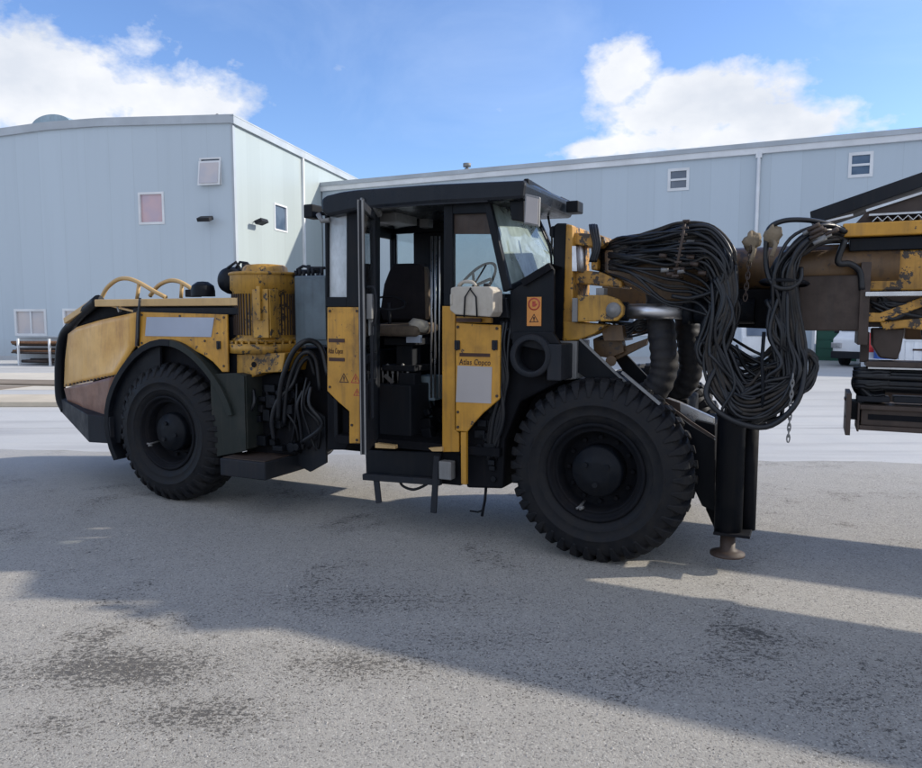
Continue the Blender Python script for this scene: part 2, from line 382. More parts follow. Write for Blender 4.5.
def sheet(name, pts, z, mat):
    mb = MB(); mb.add([(p[0], p[1], z) for p in pts], [tuple(range(len(pts)))]); o = mb.build(name, mat); tag(o, kind='structure'); return o
sheet('ground', [(-600, -600), (600, -600), (600, 900), (-600, 900)], 0, ground_mat('pale_concrete_yard', False))
# near asphalt with an uneven far edge
edge = []
a, b_ = gnd(0, 450), gnd(922, 463)
dirn = (b_-a)
for i in range(-60, 101):
    q = a+dirn*(i/40)
    edge.append((q.x, q.y+.03*math.sin(i*.9)+.03*math.sin(i*2.3+1)+random.uniform(-.03, .03)))
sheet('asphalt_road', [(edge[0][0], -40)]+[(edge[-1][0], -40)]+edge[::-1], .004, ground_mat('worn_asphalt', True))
# strips at the left behind the rig
def strip(name, y0, y1, x0, x1, h, mat, y0b=None, y1b=None):
    y0b = y0b or y0; y1b = y1b or y1
    a, b_, c, d = gnd(x0, y1), gnd(x1, y1b), gnd(x1, y0b), gnd(x0, y0)
    mb = MB(); mb.pts([(p.x, p.y, 0.001) for p in (a, b_, c, d)], (0, 0, h-.001)); o = mb.build(name, mat, bevel=.01); tag(o, kind='structure')
strip('kerb', 399, 407, -900, 330, .10, M['tan'])
strip('path', 373, 390, -900, 330, .006, M['cream'])
mb = MB(); mb.pts([(p.x, p.y, .006) for p in (gnd(-300, 377), gnd(200, 384), gnd(200, 389), gnd(-300, 380))], (0, 0, .05)); tag(mb.build('kerb', M['mud'], bevel=.01), kind='structure')
mb = MB(); mb.pts([(p.x, p.y, .0) for p in (gnd(-200, 384), gnd(33, 386.5), gnd(-200, 412))], (0, 0, .012)); tag(mb.build('verge', M['mud']), kind='structure')
# loose stones and crumbs
mb = MB()
def stone(x, y, r):
    base = []
    k = random.randint(4, 5); a0 = random.random()*6
    for i in range(k):
        a = a0+2*PI*i/k; base.append((x+math.cos(a)*r*random.uniform(.6, 1.1), y+math.sin(a)*r*random.uniform(.6, 1.1), .003))
    top = (x+random.uniform(-.2, .2)*r, y+random.uniform(-.2, .2)*r, .004+r*random.uniform(.4, .9))
    mb.add(base+[top], [(i, (i+1) % k, k) for i in range(k)])
light, dark = MB(), MB()
for i in range(2600):
    y = 1.9+7*random.random()**1.6; x = random.uniform(-.68, .68)*y; mb = light
    stone(x, y, random.choice((.003, .004, .005, .008)))
tag(light.build('gravel', paint('pale_gravel', (.42, .40, .37), .8, (.2, .2, .2), .5, 30)), 'small pale loose stones scattered over the asphalt', 'gravel', kind='stuff')
centres = [(gnd(*p), s) for p, s in (((70, 670), .35), ((160, 690), .4), ((230, 740), .35), ((330, 700), .3), ((420, 665), .5), ((350, 610), .3), ((640, 680), .5), ((800, 720), .3), ((480, 700), .4), ((900, 690), .4), ((590, 610), .25), ((90, 740), .3))]
mb = dark
for c, s_ in centres:
    for _ in range(22):
        cx_ = c.x+random.gauss(0, s_*1.1); cy_ = c.y+random.gauss(0, s_*.5); sp_ = random.uniform(.03, .13)
        for _ in range(random.randint(4, 22)):
            stone(cx_+random.gauss(0, sp_*1.5), cy_+random.gauss(0, sp_*.6), random.choice((.002, .003, .004, .006)))
tag(dark.build('soil_crumbs', paint('dark_soil_crumbs', (.10, .09, .08), .95, (.17, .15, .13), .6, 30)), 'dark crumbs of dried mud littering the asphalt', 'mud crumbs', kind='stuff')

# ------------------------------------------------------------------ buildings
def wall_cells(mb, F, us, ws, holes, v0, v1, axis='u', const=0):
    """solid wall made of cells, leaving openings"""
    for i in range(len(us)-1):
        for j in range(len(ws)-1):
            cu, cw = (us[i]+us[i+1])/2, (ws[j]+ws[j+1])/2
            if any(h[0] < cu < h[1] and h[2] < cw < h[3] for h in holes): continue
            if axis == 'u': mb.box(us[i], us[i+1], v0, v1, ws[j], ws[j+1])
            else: mb.box(v0, v1, us[i], us[i+1], ws[j], ws[j+1])
def wall(name, span, ztop, holes, v0, v1, mat, parent, axis='u'):
    us = sorted(set([span[0], span[1]]+[h[0] for h in holes]+[h[1] for h in holes]))
    ws = sorted(set([0, ztop]+[h[2] for h in holes]+[h[3] for h in holes]))
    # merged surface: build outer grid faces and inner reveals without internal faces
    mb = MB()
    def pt(u, v, w_): return (u, v, w_) if axis == 'u' else (v, u, w_)
    solid = lambda i, j: 0 <= i < len(us)-1 and 0 <= j < len(ws)-1 and not any(h[0] < (us[i]+us[i+1])/2 < h[1] and h[2] < (ws[j]+ws[j+1])/2 < h[3] for h in holes)
    for i in range(len(us)-1):
        for j in range(len(ws)-1):
            if not solid(i, j): continue
            a, b, c, d = us[i], us[i+1], ws[j], ws[j+1]
            for v in (v0, v1): mb.add([pt(a, v, c), pt(b, v, c), pt(b, v, d), pt(a, v, d)], [(0, 1, 2, 3)])
            if not solid(i-1, j): mb.add([pt(a, v0, c), pt(a, v1, c), pt(a, v1, d), pt(a, v0, d)], [(0, 1, 2, 3)])
            if not solid(i+1, j): mb.add([pt(b, v0, c), pt(b, v1, c), pt(b, v1, d), pt(b, v0, d)], [(0, 1, 2, 3)])
            if not solid(i, j-1): mb.add([pt(a, v0, c), pt(b, v0, c), pt(b, v1, c), pt(a, v1, c)], [(0, 1, 2, 3)])
            if not solid(i, j+1): mb.add([pt(a, v0, d), pt(b, v0, d), pt(b, v1, d), pt(a, v1, d)], [(0, 1, 2, 3)])
    return mb.build(name, mat, parent)
def window(parent, h, v, mat, cols=1, axis='u', rows=1, frame=.06, inward=1):
    def B(mb, u0, u1, a, b, w0, w1):
        a, b = min(a, b), max(a, b)
        if axis == 'u': mb.box(u0, u1, a, b, w0, w1)
        else: mb.box(a, b, u0, u1, w0, w1)
    k = inward
    mb = MB(); f = frame; a, b, c, d = h
    B(mb, a-.02, a+f, v-.03*k, v+.1*k, c-.02, d+.02); B(mb, b-f, b+.02, v-.03*k, v+.1*k, c-.02, d+.02)
    B(mb, a+f, b-f, v-.03*k, v+.1*k, d-f, d+.02); B(mb, a+f, b-f, v-.03*k, v+.1*k, c-.02, c+f)
    for i in range(1, cols): x = a+(b-a)*i/cols; B(mb, x-.035, x+.035, v-.0*k, v+.09*k, c+f, d-f)
    for i in range(1, rows): x = c+(d-c)*i/rows; B(mb, a+f, b-f, v-.004*k, v+.08*k, x-.04, x+.04)
    o = mb.build('window', M['trim_white'], parent)
    mb = MB(); B(mb, a+f*.5, b-f*.5, v+.05*k, v+.07*k, c+f*.5, d-f*.5); mb.build('pane', mat, o)
    return o
# --- left hall
LF = Frame(-8.8713, 29.5, .97769, -.21007)
lh = empty('metal_hall', (LF.o[0], LF.o[1], 0), LF.ang)
tag(lh, 'tall grey metal-clad hall on the left with a lit side wall and a pink window', 'building')
ZT = 8.9
H = {}
def hole(x0, y0, x1, y1, F, q=False):
    f = F.Q if q else F.P
    a, b = f(x0, y0, 0), f(x1, y1, 0); i = 1 if q else 0
    return (min(a[i], b[i]), max(a[i], b[i]), min(a.z, b.z), max(a.z, b.z))
hp = hole(138.5, 193, 164.5, 223.5, LF); ho = hole(200, 158.5, 221.5, 184, LF); hb1 = hole(14.5, 309.5, 47, 335.5, LF); hb2 = hole(63, 309, 88, 335.5, LF)
hb3 = (hb1[0]-3.4, hb1[0]-1.0, hb1[2], hb1[3])
holes = [hp, ho, hb1, hb2, hb3]
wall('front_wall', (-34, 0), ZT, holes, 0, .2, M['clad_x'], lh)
# arched gable above the straight wall
def arch(u): 
    xs = [(-34, 4.8), (-22, 8.1), (-14, 9.15), (-10.61, 9.36), (-8.4, 9.5), (-5.83, 9.53), (0, 9.35)]
    for (a, za), (b, zb) in zip(xs, xs[1:]):
        if a <= u <= b: return za+(zb-za)*(u-a)/(b-a)
    return 9
L0 = -15.2
us = [L0+(0-L0)*i/24 for i in range(25)]
mb = MB(); mb.pts([(us[0], 0, ZT)]+[(u, 0, max(arch(u), ZT+.001)) for u in us[1:]]+[(0, 0, ZT)], (0, .2, 0)); mb.build('gable_wall', M['clad_x'], lh)
# roof sheet with fascia
mb = MB()
top = [(u, -.12, arch(u)) for u in us]; bot = [(u, -.12, arch(u)-.22) for u in us]
for i in range(24):
    mb.pts([(us[i], -.10, arch(us[i])-.2), (us[i+1], -.10, arch(us[i+1])-.2), (us[i+1], -.10, arch(us[i+1])+.06), (us[i], -.10, arch(us[i])+.06)], (0, .099, 0))
mb.build('roof_fascia', M['trim'], lh)
mb = MB()
for i in range(24):
    mb.pts([(us[i], -.10, arch(us[i])+.061), (us[i+1]+(.12 if i == 23 else 0), -.10, arch(us[i+1])+.061), (us[i+1]+(.12 if i == 23 else 0), -.10, arch(us[i+1])+.12), (us[i], -.10, arch(us[i])+.12)], (0, 40, 0))
mb.build('roof', M['trim'], lh)
mb = MB(); mb.box(.003, .12, -.10, 39.9, 9.12, 9.40); mb.build('gutter', M['trim'], lh)
# side wall
hs = hole(274, 203, 287, 232.5, LF, True)
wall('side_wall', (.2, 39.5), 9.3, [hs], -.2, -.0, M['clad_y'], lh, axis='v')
window(lh, hs, 0, M['pane_dark'], axis='v', inward=-1, frame=.05)
window(lh, hp, 0, M['pane_pink'], frame=.07)
window(lh, hb1, 0, M['pane_pale'], cols=2, frame=.08); window(lh, hb2, 0, M['pane_pale'], cols=2, frame=.08); window(lh, hb3, 0, M['pane_pale'], cols=2, frame=.08)
# open top-hung window
o = window(lh, ho, 0, M['pane_dark'], frame=.05)
mb = MB(); mb.pts([(ho[0]-.02, -.04, ho[3]-.12), (ho[1]+.02, -.04, ho[3]-.12), (ho[1]+.02, -.17, ho[2]-.05), (ho[0]-.02, -.17, ho[2]-.05)], (0, -.04, 0)); sh = mb.build('open_sash', M['trim_white'], lh)
mb = MB(); mb.pts([(ho[0]+.05, -.092, ho[3]-.2), (ho[1]-.05, -.092, ho[3]-.2), (ho[1]-.05, -.222, ho[2]+.02), (ho[0]+.05, -.222, ho[2]+.02)], (0, -.012, 0)); mb.build('pane', M['pane_pale'], sh)
# downpipe and corner trim
d = LF.Q(301.5, 156, 0)
mb = MB(); mb.box(.003, .11, d.y-.07, d.y+.07, 0, 9.12); mb.build('downpipe', M['trim_white'], lh)
mb = MB(); mb.box(-.07, -.002, -.03, -.003, 0, 9.1); mb.box(.002, .03, -.03, .12, 0, 9.1); mb.build('corner_trim', M['trim'], lh)
# floodlights
def flood(loc, side):
    e = MB()
    if side == 'f': e.box(loc.x-.02, loc.x+.02, -.3, 0, loc.z-.02, loc.z+.02); e.obox((loc.x, -.36, loc.z+.0), (.27, 0, 0), (0, .16, .06), (0, -.03, .07))
    else: e.box(0, .3, loc.y-.02, loc.y+.02, loc.z-.02, loc.z+.02); e.obox((.38, loc.y, loc.z), (0, .3, 0), (.16, 0, .06), (-.03, 0, .07))
    e.build('floodlight', M['charcoal'], lh, bevel=.02)
flood(LF.P(210, 220), 'f'); flood(LF.Q(253, 222, 0), 's')
# skylight dome on the roof
a = LF.P(62, 122, 2); b_ = LF.P(101, 121, 2); cx = (a.x+b_.x)/2; rr = (b_.x-a.x)/2
mb = MB(); n = 16
ring = [(cx-rr*math.cos(PI*i/n), .2, 9.5+.50*math.sin(PI*i/n)) for i in range(n+1)]
mb.pts(ring, (0, 30, 0)); mb.build('roof_light', M['blue_box'], lh)
# small mast on roof corner
q = LF.P(218, 118, 1.0)
mb = MB(); mb.cyl((q.x, 1, 9.3), (q.x, 1, 9.72), .03, 8); mb.obox((q.x-.1, 1, 9.75), (.1, 0, .05), (0, .05, 0), (0, 0, .035)); mb.obox((q.x+.09, 1, 9.73), (.08, 0, -.04), (0, .05, 0), (0, 0, .035)); mb.build('wind_sensor', M['grey'], lh)

# --- right hall
RF = Frame(-6.9926, 38, .90477, -.42591)
rh = empty('long_hall', (RF.o[0], RF.o[1], 0), RF.ang)
tag(rh, 'long low metal-clad hall behind the drill rig with two small windows under its eaves', 'building')
w1 = hole(668.5, 169.5, 688.5, 189.5, RF); w2 = hole(849.5, 153.5, 872, 176, RF)
dg = hole(815, 330, 858, 360.8, RF); dg = (dg[0], dg[1], 0, 3.2)
W3 = (5.0, 6.0, 6.76, 7.66)
low = [(8.5+i*3.2, 10.3+i*3.2, .9, 2.1) for i in range(3)]
wall('front_wall', (0, 46), 8.05, [w1, w2, dg]+low, 0, .2, M['clad_x'], rh)
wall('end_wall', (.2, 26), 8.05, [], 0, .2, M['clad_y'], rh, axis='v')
mb = MB(); mb.box(-.1, 46, -.12, -.0, 8.05-.12, 8.22); mb.build('gutter', M['trim_white'], rh, bevel=.02)
mb = MB(); mb.pts([(-.12, -.14, 8.222), (-.12, 13, 9.1), (-.12, 26.2, 8.222)], (46.2, 0, 0)); mb.build('roof', M['trim'], rh)
mb = MB(); mb.box(-.14, 46, -.16, -.14, 8.17, 8.36); mb.build('roof_edge', M['trim'], rh)
for h in (w1, w2): window(rh, h, 0, M['pane_dark'], rows=2, frame=.09)
for h in low: window(rh, h, 0, M['pane_dark'], cols=2)
for x in (759,): 
    d = RF.P(x, 160); mb = MB(); mb.cyl((d.x, -.08, 0), (d.x, -.08, 8.0), .07, 10); mb.obox((d.x, -.08, 7.88), (.11, 0, 0), (0, .06, 0), (0, 0, .1)); mb.build('downpipe', M['trim_white'], rh)
mb = MB(); mb.box(dg[0]+.05, dg[1]-.05, .05, .12, .02, 3.15)
for i in range(9): mb.box(dg[0]+.08, dg[1]-.08, .03, .05, .15+i*.34, .15+i*.34+.29)
o = mb.build('roller_door', M['green_door'], rh)
mb = MB(); mb.box(dg[0]-.1, dg[0]+.0, -.04, -.003, 0, 3.3); mb.box(dg[1], dg[1]+.1, -.04, -.003, 0, 3.3); mb.box(dg[0]-.1, dg[1]+.1, -.04, -.003, 3.301, 3.4); mb.build('door_trim', M['trim_white'], rh)
q = RF.P(467, 165, 3)
mb = MB(); mb.cyl((q.x, 3, 8.2), (q.x, 3, 9.05), .13, 12); mb.cyl((q.x, 3, 9.05), (q.x, 3, 9.12), .06, 12); mb.cyl((q.x, 3, 9.13), (q.x, 3, 9.3), .2, 12); mb.build('roof_vent', M['grey'], rh)

# ------------------------------------------------------------------ yard things, left
BF = Frame(gnd(62, 366).x, gnd(62, 366).y, .9777, -.21)
bw = empty('block_wall', (BF.o[0], BF.o[1], 0), BF.ang)
tag(bw, 'low pale block wall with white uprights and rusty pipes stacked before it', 'low wall')
a = BF.P(2, 338.5); b_ = BF.P(112, 366)
u0, u1, z1 = a.x, b_.x, a.z
mb = MB(); mb.box(u0, u1, .75, .85, 0, z1); mb.build('back_panel', M['block'], bw)
mb = MB(); mb.box(u0-.05, u1+.05, .72, .88, z1+.001, z1+.06); mb.build('top_rail', M['trim'], bw)
for x in (24, 55, 80): q = BF.P(x, 350, .3); mb = MB(); mb.box(q.x-.03, q.x+.03, .02, .08, 0, z1); mb.build('upright', M['trim_white'], bw)
for r_, (z, n) in enumerate(((.10, 9), (.42, 7), (.68, 6))):
    for i in range(n):
        rr = random.uniform(.03, .055); z_ = z+random.uniform(0, .12) if r_ else random.uniform(.05, .22)
        L = random.uniform(.1, .6)
        mb = MB(); mb.cyl((0, 0, 0), (random.uniform(.72, .98)*(u1-u0-.3) if r_ else random.uniform(1.0, 1.8), random.uniform(-.03, .03), random.uniform(-.02, .02)), rr, 8)
        o = mb.build('steel_pipe', M['rust'] if random.random() < .35 else M['brown_steel'])
        k = Vector((u0+.1+L*.3+(.4 if not r_ else 0), .14+.065*i, z_+.001))
        o.matrix_world = Matrix.Translation((BF.o[0], BF.o[1], 0)) @ Matrix.Rotation(BF.ang, 4, 'Z') @ Matrix.Translation(k)
        tag(o, 'long rusty steel pipe lying in the stack before the low block wall', 'pipe', 'rusty pipes stacked at the block wall')
# ------------------------------------------------------------------ yard things, right
def van(x0, y0, x1, y1):
    q = gnd((x0+x1)/2, y1)
    e = empty('delivery_van', q, math.radians(-48)); h = 1.95; s = .82
    tag(e, 'white van with a blue stripe and dark windscreen facing the yard by the green door', 'van')
    prof = [(-.0, .35), (-.12, .5), (-.12, .95), (.35, 1.15), (.85, h), (3.7, h), (3.75, .35)]
    mb = MB(); mb.pts([(-s, y, z) for y, z in prof], (2*s, 0, 0)); mb.build('body', M['bright_white'], e, bevel=.06)
    mb = MB(); mb.pts([(-s+.1, .37, 1.19), (s-.1, .37, 1.19), (s-.15, .80, h-.12), (-s+.15, .80, h-.12)], (0, -.03, .015)); mb.build('windscreen', M['pane_dark'], e)
    mb = MB(); mb.box(.45, s+.012, -.14, .34, .5, 1.05); mb.build('blue_stripe', M['van_blue'], e)
    mb = MB(); mb.box(-s-.02, s+.02, -.2, -.10, .28, .52); mb.build('bumper', M['charcoal'], e, bevel=.03)
    for i in (-1, 1):
        mb = MB(); mb.obox((i*.68, -.13, .72), (.17, 0, 0), (0, .04, 0), (0, 0, .09)); mb.build('headlight', M['steel'], e, bevel=.02)
        for yy in (.7, 3.0):
            mb = MB(); mb.cyl((i*s*.98, yy, .33), (i*s*.72, yy, .33), .33, 20); mb.build('wheel', M['tyre'], e)
        mb = MB(); mb.obox((i*(s+.13), .55, 1.25), (.08, 0, 0), (0, .04, 0), (0, 0, .13)); mb.build('wing_mirror', M['charcoal'], e, bevel=.02)
    return e
van(850, 333, 866, 367)
q = gnd(888, 371); e = empty('platform_cart', q, math.radians(-12))
tag(e, 'low white platform cart parked between the blue drum and the white container', 'cart')
mb = MB(); mb.box(-.38, .38, 0, 1.2, .16, .36); mb.build('platform', M['white_paint'], e, bevel=.02)
mb = MB(); mb.box(-.36, -.33, 1.15, 1.2, .36, .8); mb.box(.33, .36, 1.15, 1.2, .36, .8); mb.box(-.36, .36, 1.15, 1.2, .8, .84); mb.build('push_bar', M['charcoal'], e)
for x in (-.3, .3):
    for y in (.15, 1.0): mb = MB(); mb.cyl((x-.025, y, .081), (x+.025, y, .081), .08, 14); mb.build('wheel', M['tyre'], e)
# white container
CF = Frame(gnd(899, 369).x, gnd(899, 369).y, .93, -.37)
ct = empty('shipping_container', (CF.o[0], CF.o[1], 0), CF.ang)
tag(ct, 'white storage container at the right edge of the yard beyond the drill feed', 'container')
a = CF.P(901, 337.5)
mb = MB(); mb.box(0, 6, 0, 2.0, .12, a.z)
for i in range(24): mb.box(.15+i*.24, .27+i*.24, -.03, 0, .25, a.z-.12)
mb.build('body', M['bright_white'], ct)
mb = MB(); mb.box(-.03, .09, -.06, .0, .0, a.z+.03); mb.box(-.03, 6.05, -.065, -.0, a.z-.1, a.z+.035); mb.box(-.03, 6.05, -.065, 0, .0, .2); mb.build('frame_rail', M['bright_white'], ct)
mb = MB(); mb.box(.35, .9, -.036, -.031, a.z-.42, a.z-.36); mb.build('marking', M['ink'], ct)
# crate on top
q = CF.P(905, 337, .5); mb = MB(); mb.box(0, .62, 0, .5, 0, .3); mb.box(.62, .8, .05, .45, 0, .22)
o = mb.build('roof_unit', M['bright_white'], bevel=.03); o.matrix_world = Matrix.Translation((CF.o[0], CF.o[1], 0)) @ Matrix.Rotation(CF.ang, 4, 'Z') @ Matrix.Translation((q.x, .5, a.z+.04))
tag(o, 'small white box unit standing on top of the white container', 'box unit')
# red and white fuel cabinet
q = gnd(872.5, 369); e = empty('fuel_cabinet', q, 0)
tag(e, 'narrow white cabinet with a bright red front panel between the van and the container', 'cabinet')
mb = MB(); mb.box(-.18, .18, 0, .4, 0, 1.28); mb.box(-.1, .18, .05, .35, 1.28, 1.4); mb.build('body', M['white_paint'], e, bevel=.02)
mb = MB(); mb.box(-.15, .05, -.02, -.002, .55, 1.18); mb.build('front_panel', M['red'], e)
q = gnd(874, 370); e = empty('plastic_drum', q+Vector((.35, .1, 0)), 0)
mb = MB(); mb.lathe([(.0, 0), (.28, 0), (.29, .05), (.29, .3), (.3, .33), (.29, .36), (.29, .65), (.27, .72), (0, .73)], (0, 0, 0), (0, 0, 1), 20); mb.build('body', M['van_blue'], e)
mb = MB(); mb.cyl((.1, 0, .731), (.1, 0, .76), .05, 12); mb.build('cap', M['white_paint'], e)
tag(e, 'blue plastic drum standing in front of the red and white cabinet', 'drum')
# small white pickup seen through the hoses
q = gnd(772, 368); e = empty('parked_truck', q, math.radians(-6))
tag(e, 'small white truck parked by the far hall, glimpsed through the hanging hoses', 'truck')
mb = MB(); mb.pts([(-1.0, y, z) for y, z in [(0, .4), (-.02, 1.0), (.3, 1.75), (1.4, 1.8), (1.5, .4)]], (2.0, 0, 0)); mb.build('cab_body', M['white_paint'], e, bevel=.05)
mb = MB(); mb.box(-1.05, 1.05, 1.55, 3.4, .7, .82); mb.box(-1.05, 1.05, 1.55, 1.62, .82, 1.4); mb.build('load_bed', M['grey'], e)
mb = MB(); mb.pts([(-.85, -.01, 1.06), (.85, -.01, 1.06), (.8, .27, 1.68), (-.8, .27, 1.68)], (0, -.03, .01)); mb.build('windscreen', M['pane_dark'], e)
for i in (-1, 1):
    for yy in (.6, 2.6): mb = MB(); mb.cyl((i*1.0, yy, .38), (i*.74, yy, .38), .38, 20); mb.build('wheel', M['tyre'], e)
# ------------------------------------------------------------------ DRILL RIG
rig = empty('drill_rig', (RIG.o[0], RIG.o[1], 0), RIG.ang)
tag(rig, 'yellow and black underground drill rig with open cab door and masses of hanging hoses', 'drill rig')
def part(mb, name, mat, bevel=0.0, parent=None, label=None, seg=2): return mb.build(name, M[mat], parent or rig, bevel, label, seg)
def text(s, size, px0, pxy, v, mat, parent, shear=.12, width=None, bold=.0):
    """lettering built from the built-in font, standing on a vertical face"""
    c = bpy.data.curves.new('lettering', 'FONT'); c.body = s; c.size = size; c.shear = shear; c.space_character = 1.12; c.extrude = .001; c.offset = bold
    o = bpy.data.objects.new('lettering_src', c); COL.objects.link(o)
    me = bpy.data.meshes.new_from_object(o.evaluated_get(bpy.context.evaluated_depsgraph_get())); bpy.data.objects.remove(o)
    a = P(px0, pxy, v); xs = [q.co.x for q in me.vertices]; k = 1
    if width: k = width/(max(xs)-min(xs))
    for q in me.vertices: x, y, z = q.co; q.co = (a.x+x*k, v-z-.001, a.z+y)
    me.name = 'lettering'; me.materials.clear(); me.materials.append(M[mat]); o = bpy.data.objects.new('lettering', me); COL.objects.link(o); o.parent = parent; return o
def bolts(pts, v, parent, r=.011, mat='brown_steel'):
    for x, y in pts:
        q = P(x, y, v); mb = MB(); mb.cyl(q, q+Vector((0, -.007, 0)), r, 8); part(mb, 'bolt', mat, 0, parent)
def latch(x, y, v, parent):
    q = P(x, y, v); mb = MB(); mb.obox(q+Vector((0, -.006, 0)), (.022, 0, 0), (0, .006, 0), (0, 0, .035)); mb.obox(q+Vector((0, -.016, -.01)), (.007, 0, 0), (0, .005, 0), (0, 0, .03)); part(mb, 'latch', 'charcoal', .003, parent)
# ---------- wheels
R_, W_ = .655, .40
def make_wheel():
    root = empty('wheel', (0, 0, 0), parent=rig)
    mb = MB()
    prof = [(.335, .07), (.345, .03), (.375, .016), (.38, .010), (.40, .005), (.405, -.003), (.415, -.003), (.42, -.002), (.47, -.012), (.475, -.018), (.485, -.018), (.49, -.012), (.53, -.008), (.575, .015), (.600, .045), (.618, .10), (.622, .2), (.618, .30), (.60, .355), (.575, .385), (.53, .408), (.47, .412), (.40, .395), (.345, .37), (.335, .33)]
    mb.lathe(prof, (0, 0, 0), (0, 1, 0), 96)
    n = 38
    def lug(a0, side):
        # block running from sidewall over the shoulder to the tread centre, slightly swept
        sec = [(.535, -.012), (.572, .003), (.612, .022), (.640, .048), (.655, .085), (.657, .13), (.655, .175), (.650, .21)]
        base = [(.52, .0), (.56, .012), (.595, .045), (.608, .07), (.612, .10), (.614, .14), (.614, .175), (.614, .21)]
        wd = [.028, .040, .060, .067, .064, .058, .054, .050]; sw = [0, 0, .0, .004, .014, .03, .05, .065]
        vs = []; m_ = len(sec)
        for (r, h), (rb, hb), w_, s_ in zip(sec, base, wd, sw):
            jit = random.uniform(-.004, .003)
            for q, (rr, hh, ww) in enumerate(((r+jit*.6, h, w_*.82), (rb, hb, w_*1.15))):
                for sg in (-1, 1):
                    a = a0+s_+sg*ww*.85
                    hh2 = hh if side == 0 else .4-hh
                    vs.append((rr*math.cos(a), hh2, rr*math.sin(a)))
        fs = []
        for i in range(m_-1):
            b = i*4; c = b+4
            fs += [(b, b+1, c+1, c), (b+2, c+2, c+3, b+3), (b, c, c+2, b+2), (b+1, b+3, c+3, c+1)]
        fs += [(0, 2, 3, 1), (m_*4-4, m_*4-3, m_*4-1, m_*4-2)]
        mb.add(vs, fs)
    for k in range(n):
        lug(2*PI*k/n, 0); lug(2*PI*(k+.5)/n, 1)
    part(mb, 'tyre', 'tyre', .004, root, seg=1)
    mb = MB()
    mb.lathe([(.35, .04), (.352, .018), (.338, .012), (.325, .02), (.318, .05), (.300, .06), (.292, .05), (.285, .075), (.27, .16), (.262, .19), (.20, .20), (.195, .20), (0, .20)], (0, 0, 0), (0, 1, 0), 64)
    mb.lathe([(.345, .36), (.32, .37), (.30, .3), (0, .3)], (0, 0, 0), (0, 1, 0), 48)
    for k in range(12):
        a = 2*PI*k/12; mb.cyl((.232*math.cos(a), .20, .232*math.sin(a)), (.232*math.cos(a), .165, .232*math.sin(a)), .016, 6)
    part(mb, 'rim', 'black_matt', 0, root)
    mb = MB()
    mb.lathe([(.185, .20), (.183, .09), (.172, .065), (.12, .058), (.115, .05), (.06, .047), (0, .046)], (0, 0, 0), (0, 1, 0), 48)
    for k in range(3):
        a = 2*PI*k/3+.5; mb.cyl((.09*math.cos(a), .06, .09*math.sin(a)), (.09*math.cos(a), .03, .09*math.sin(a)), .02, 12)
    part(mb, 'hub', 'black', 0, root)
    mb = MB(); mb.tube([(-.11, .17, -.245), (-.115, .05, -.262), (-.13, .03, -.27)], .009, 8); mb.cyl((-.09, .06, -.262), (-.105, .03, -.268), .013, 8)
    part(mb, 'valve', 'grey', 0, root)
    return root
def copy_tree(o, parent):
    c = o.copy(); COL.objects.link(c); c.parent = parent
    for ch in list(o.children): copy_tree(ch, c)
    return c
wh = make_wheel(); wh.location = (-.055, 0, .652)
for (u, v, flip, sp) in ((-4.14, .0, 0, .7), (-.055, 2.1, 1, .3), (-4.14, 2.1, 1, 1.1)):
    c = copy_tree(wh, rig); c.location = (u, v, .652); c.rotation_euler = (0, 0, PI if flip else 0)
    if not flip: c.rotation_euler = (0, sp, 0)

# ---------- rear engine unit
def sheet3(pts, th=.02):
    mb = MB(); q = [P(x, y, v) for x, y, v in pts]; mb.pts(q, (0, th, 0)); return mb
hood = MB()
side = [(-4.62, .14), (-5.2, .30), (-5.80, .56), (-6.02, .75), (-6.02, 1.35), (-5.86, 1.68), (-5.45, 1.88), (-3.25, 2.0), (-3.25, .12)]
lo = [Vector((u, v, .62)) for u, v in side]; hi = [Vector((u, v, 1.60 if u < -5 else 1.74)) for u, v in side]
n = len(side)
hood.add(lo+hi, [tuple(range(n)), tuple(range(n, 2*n))]+[(i, (i+1) % n, (i+1) % n+n, i+n) for i in range(n)])
part(hood, 'engine_hood', 'black_matt', .02)
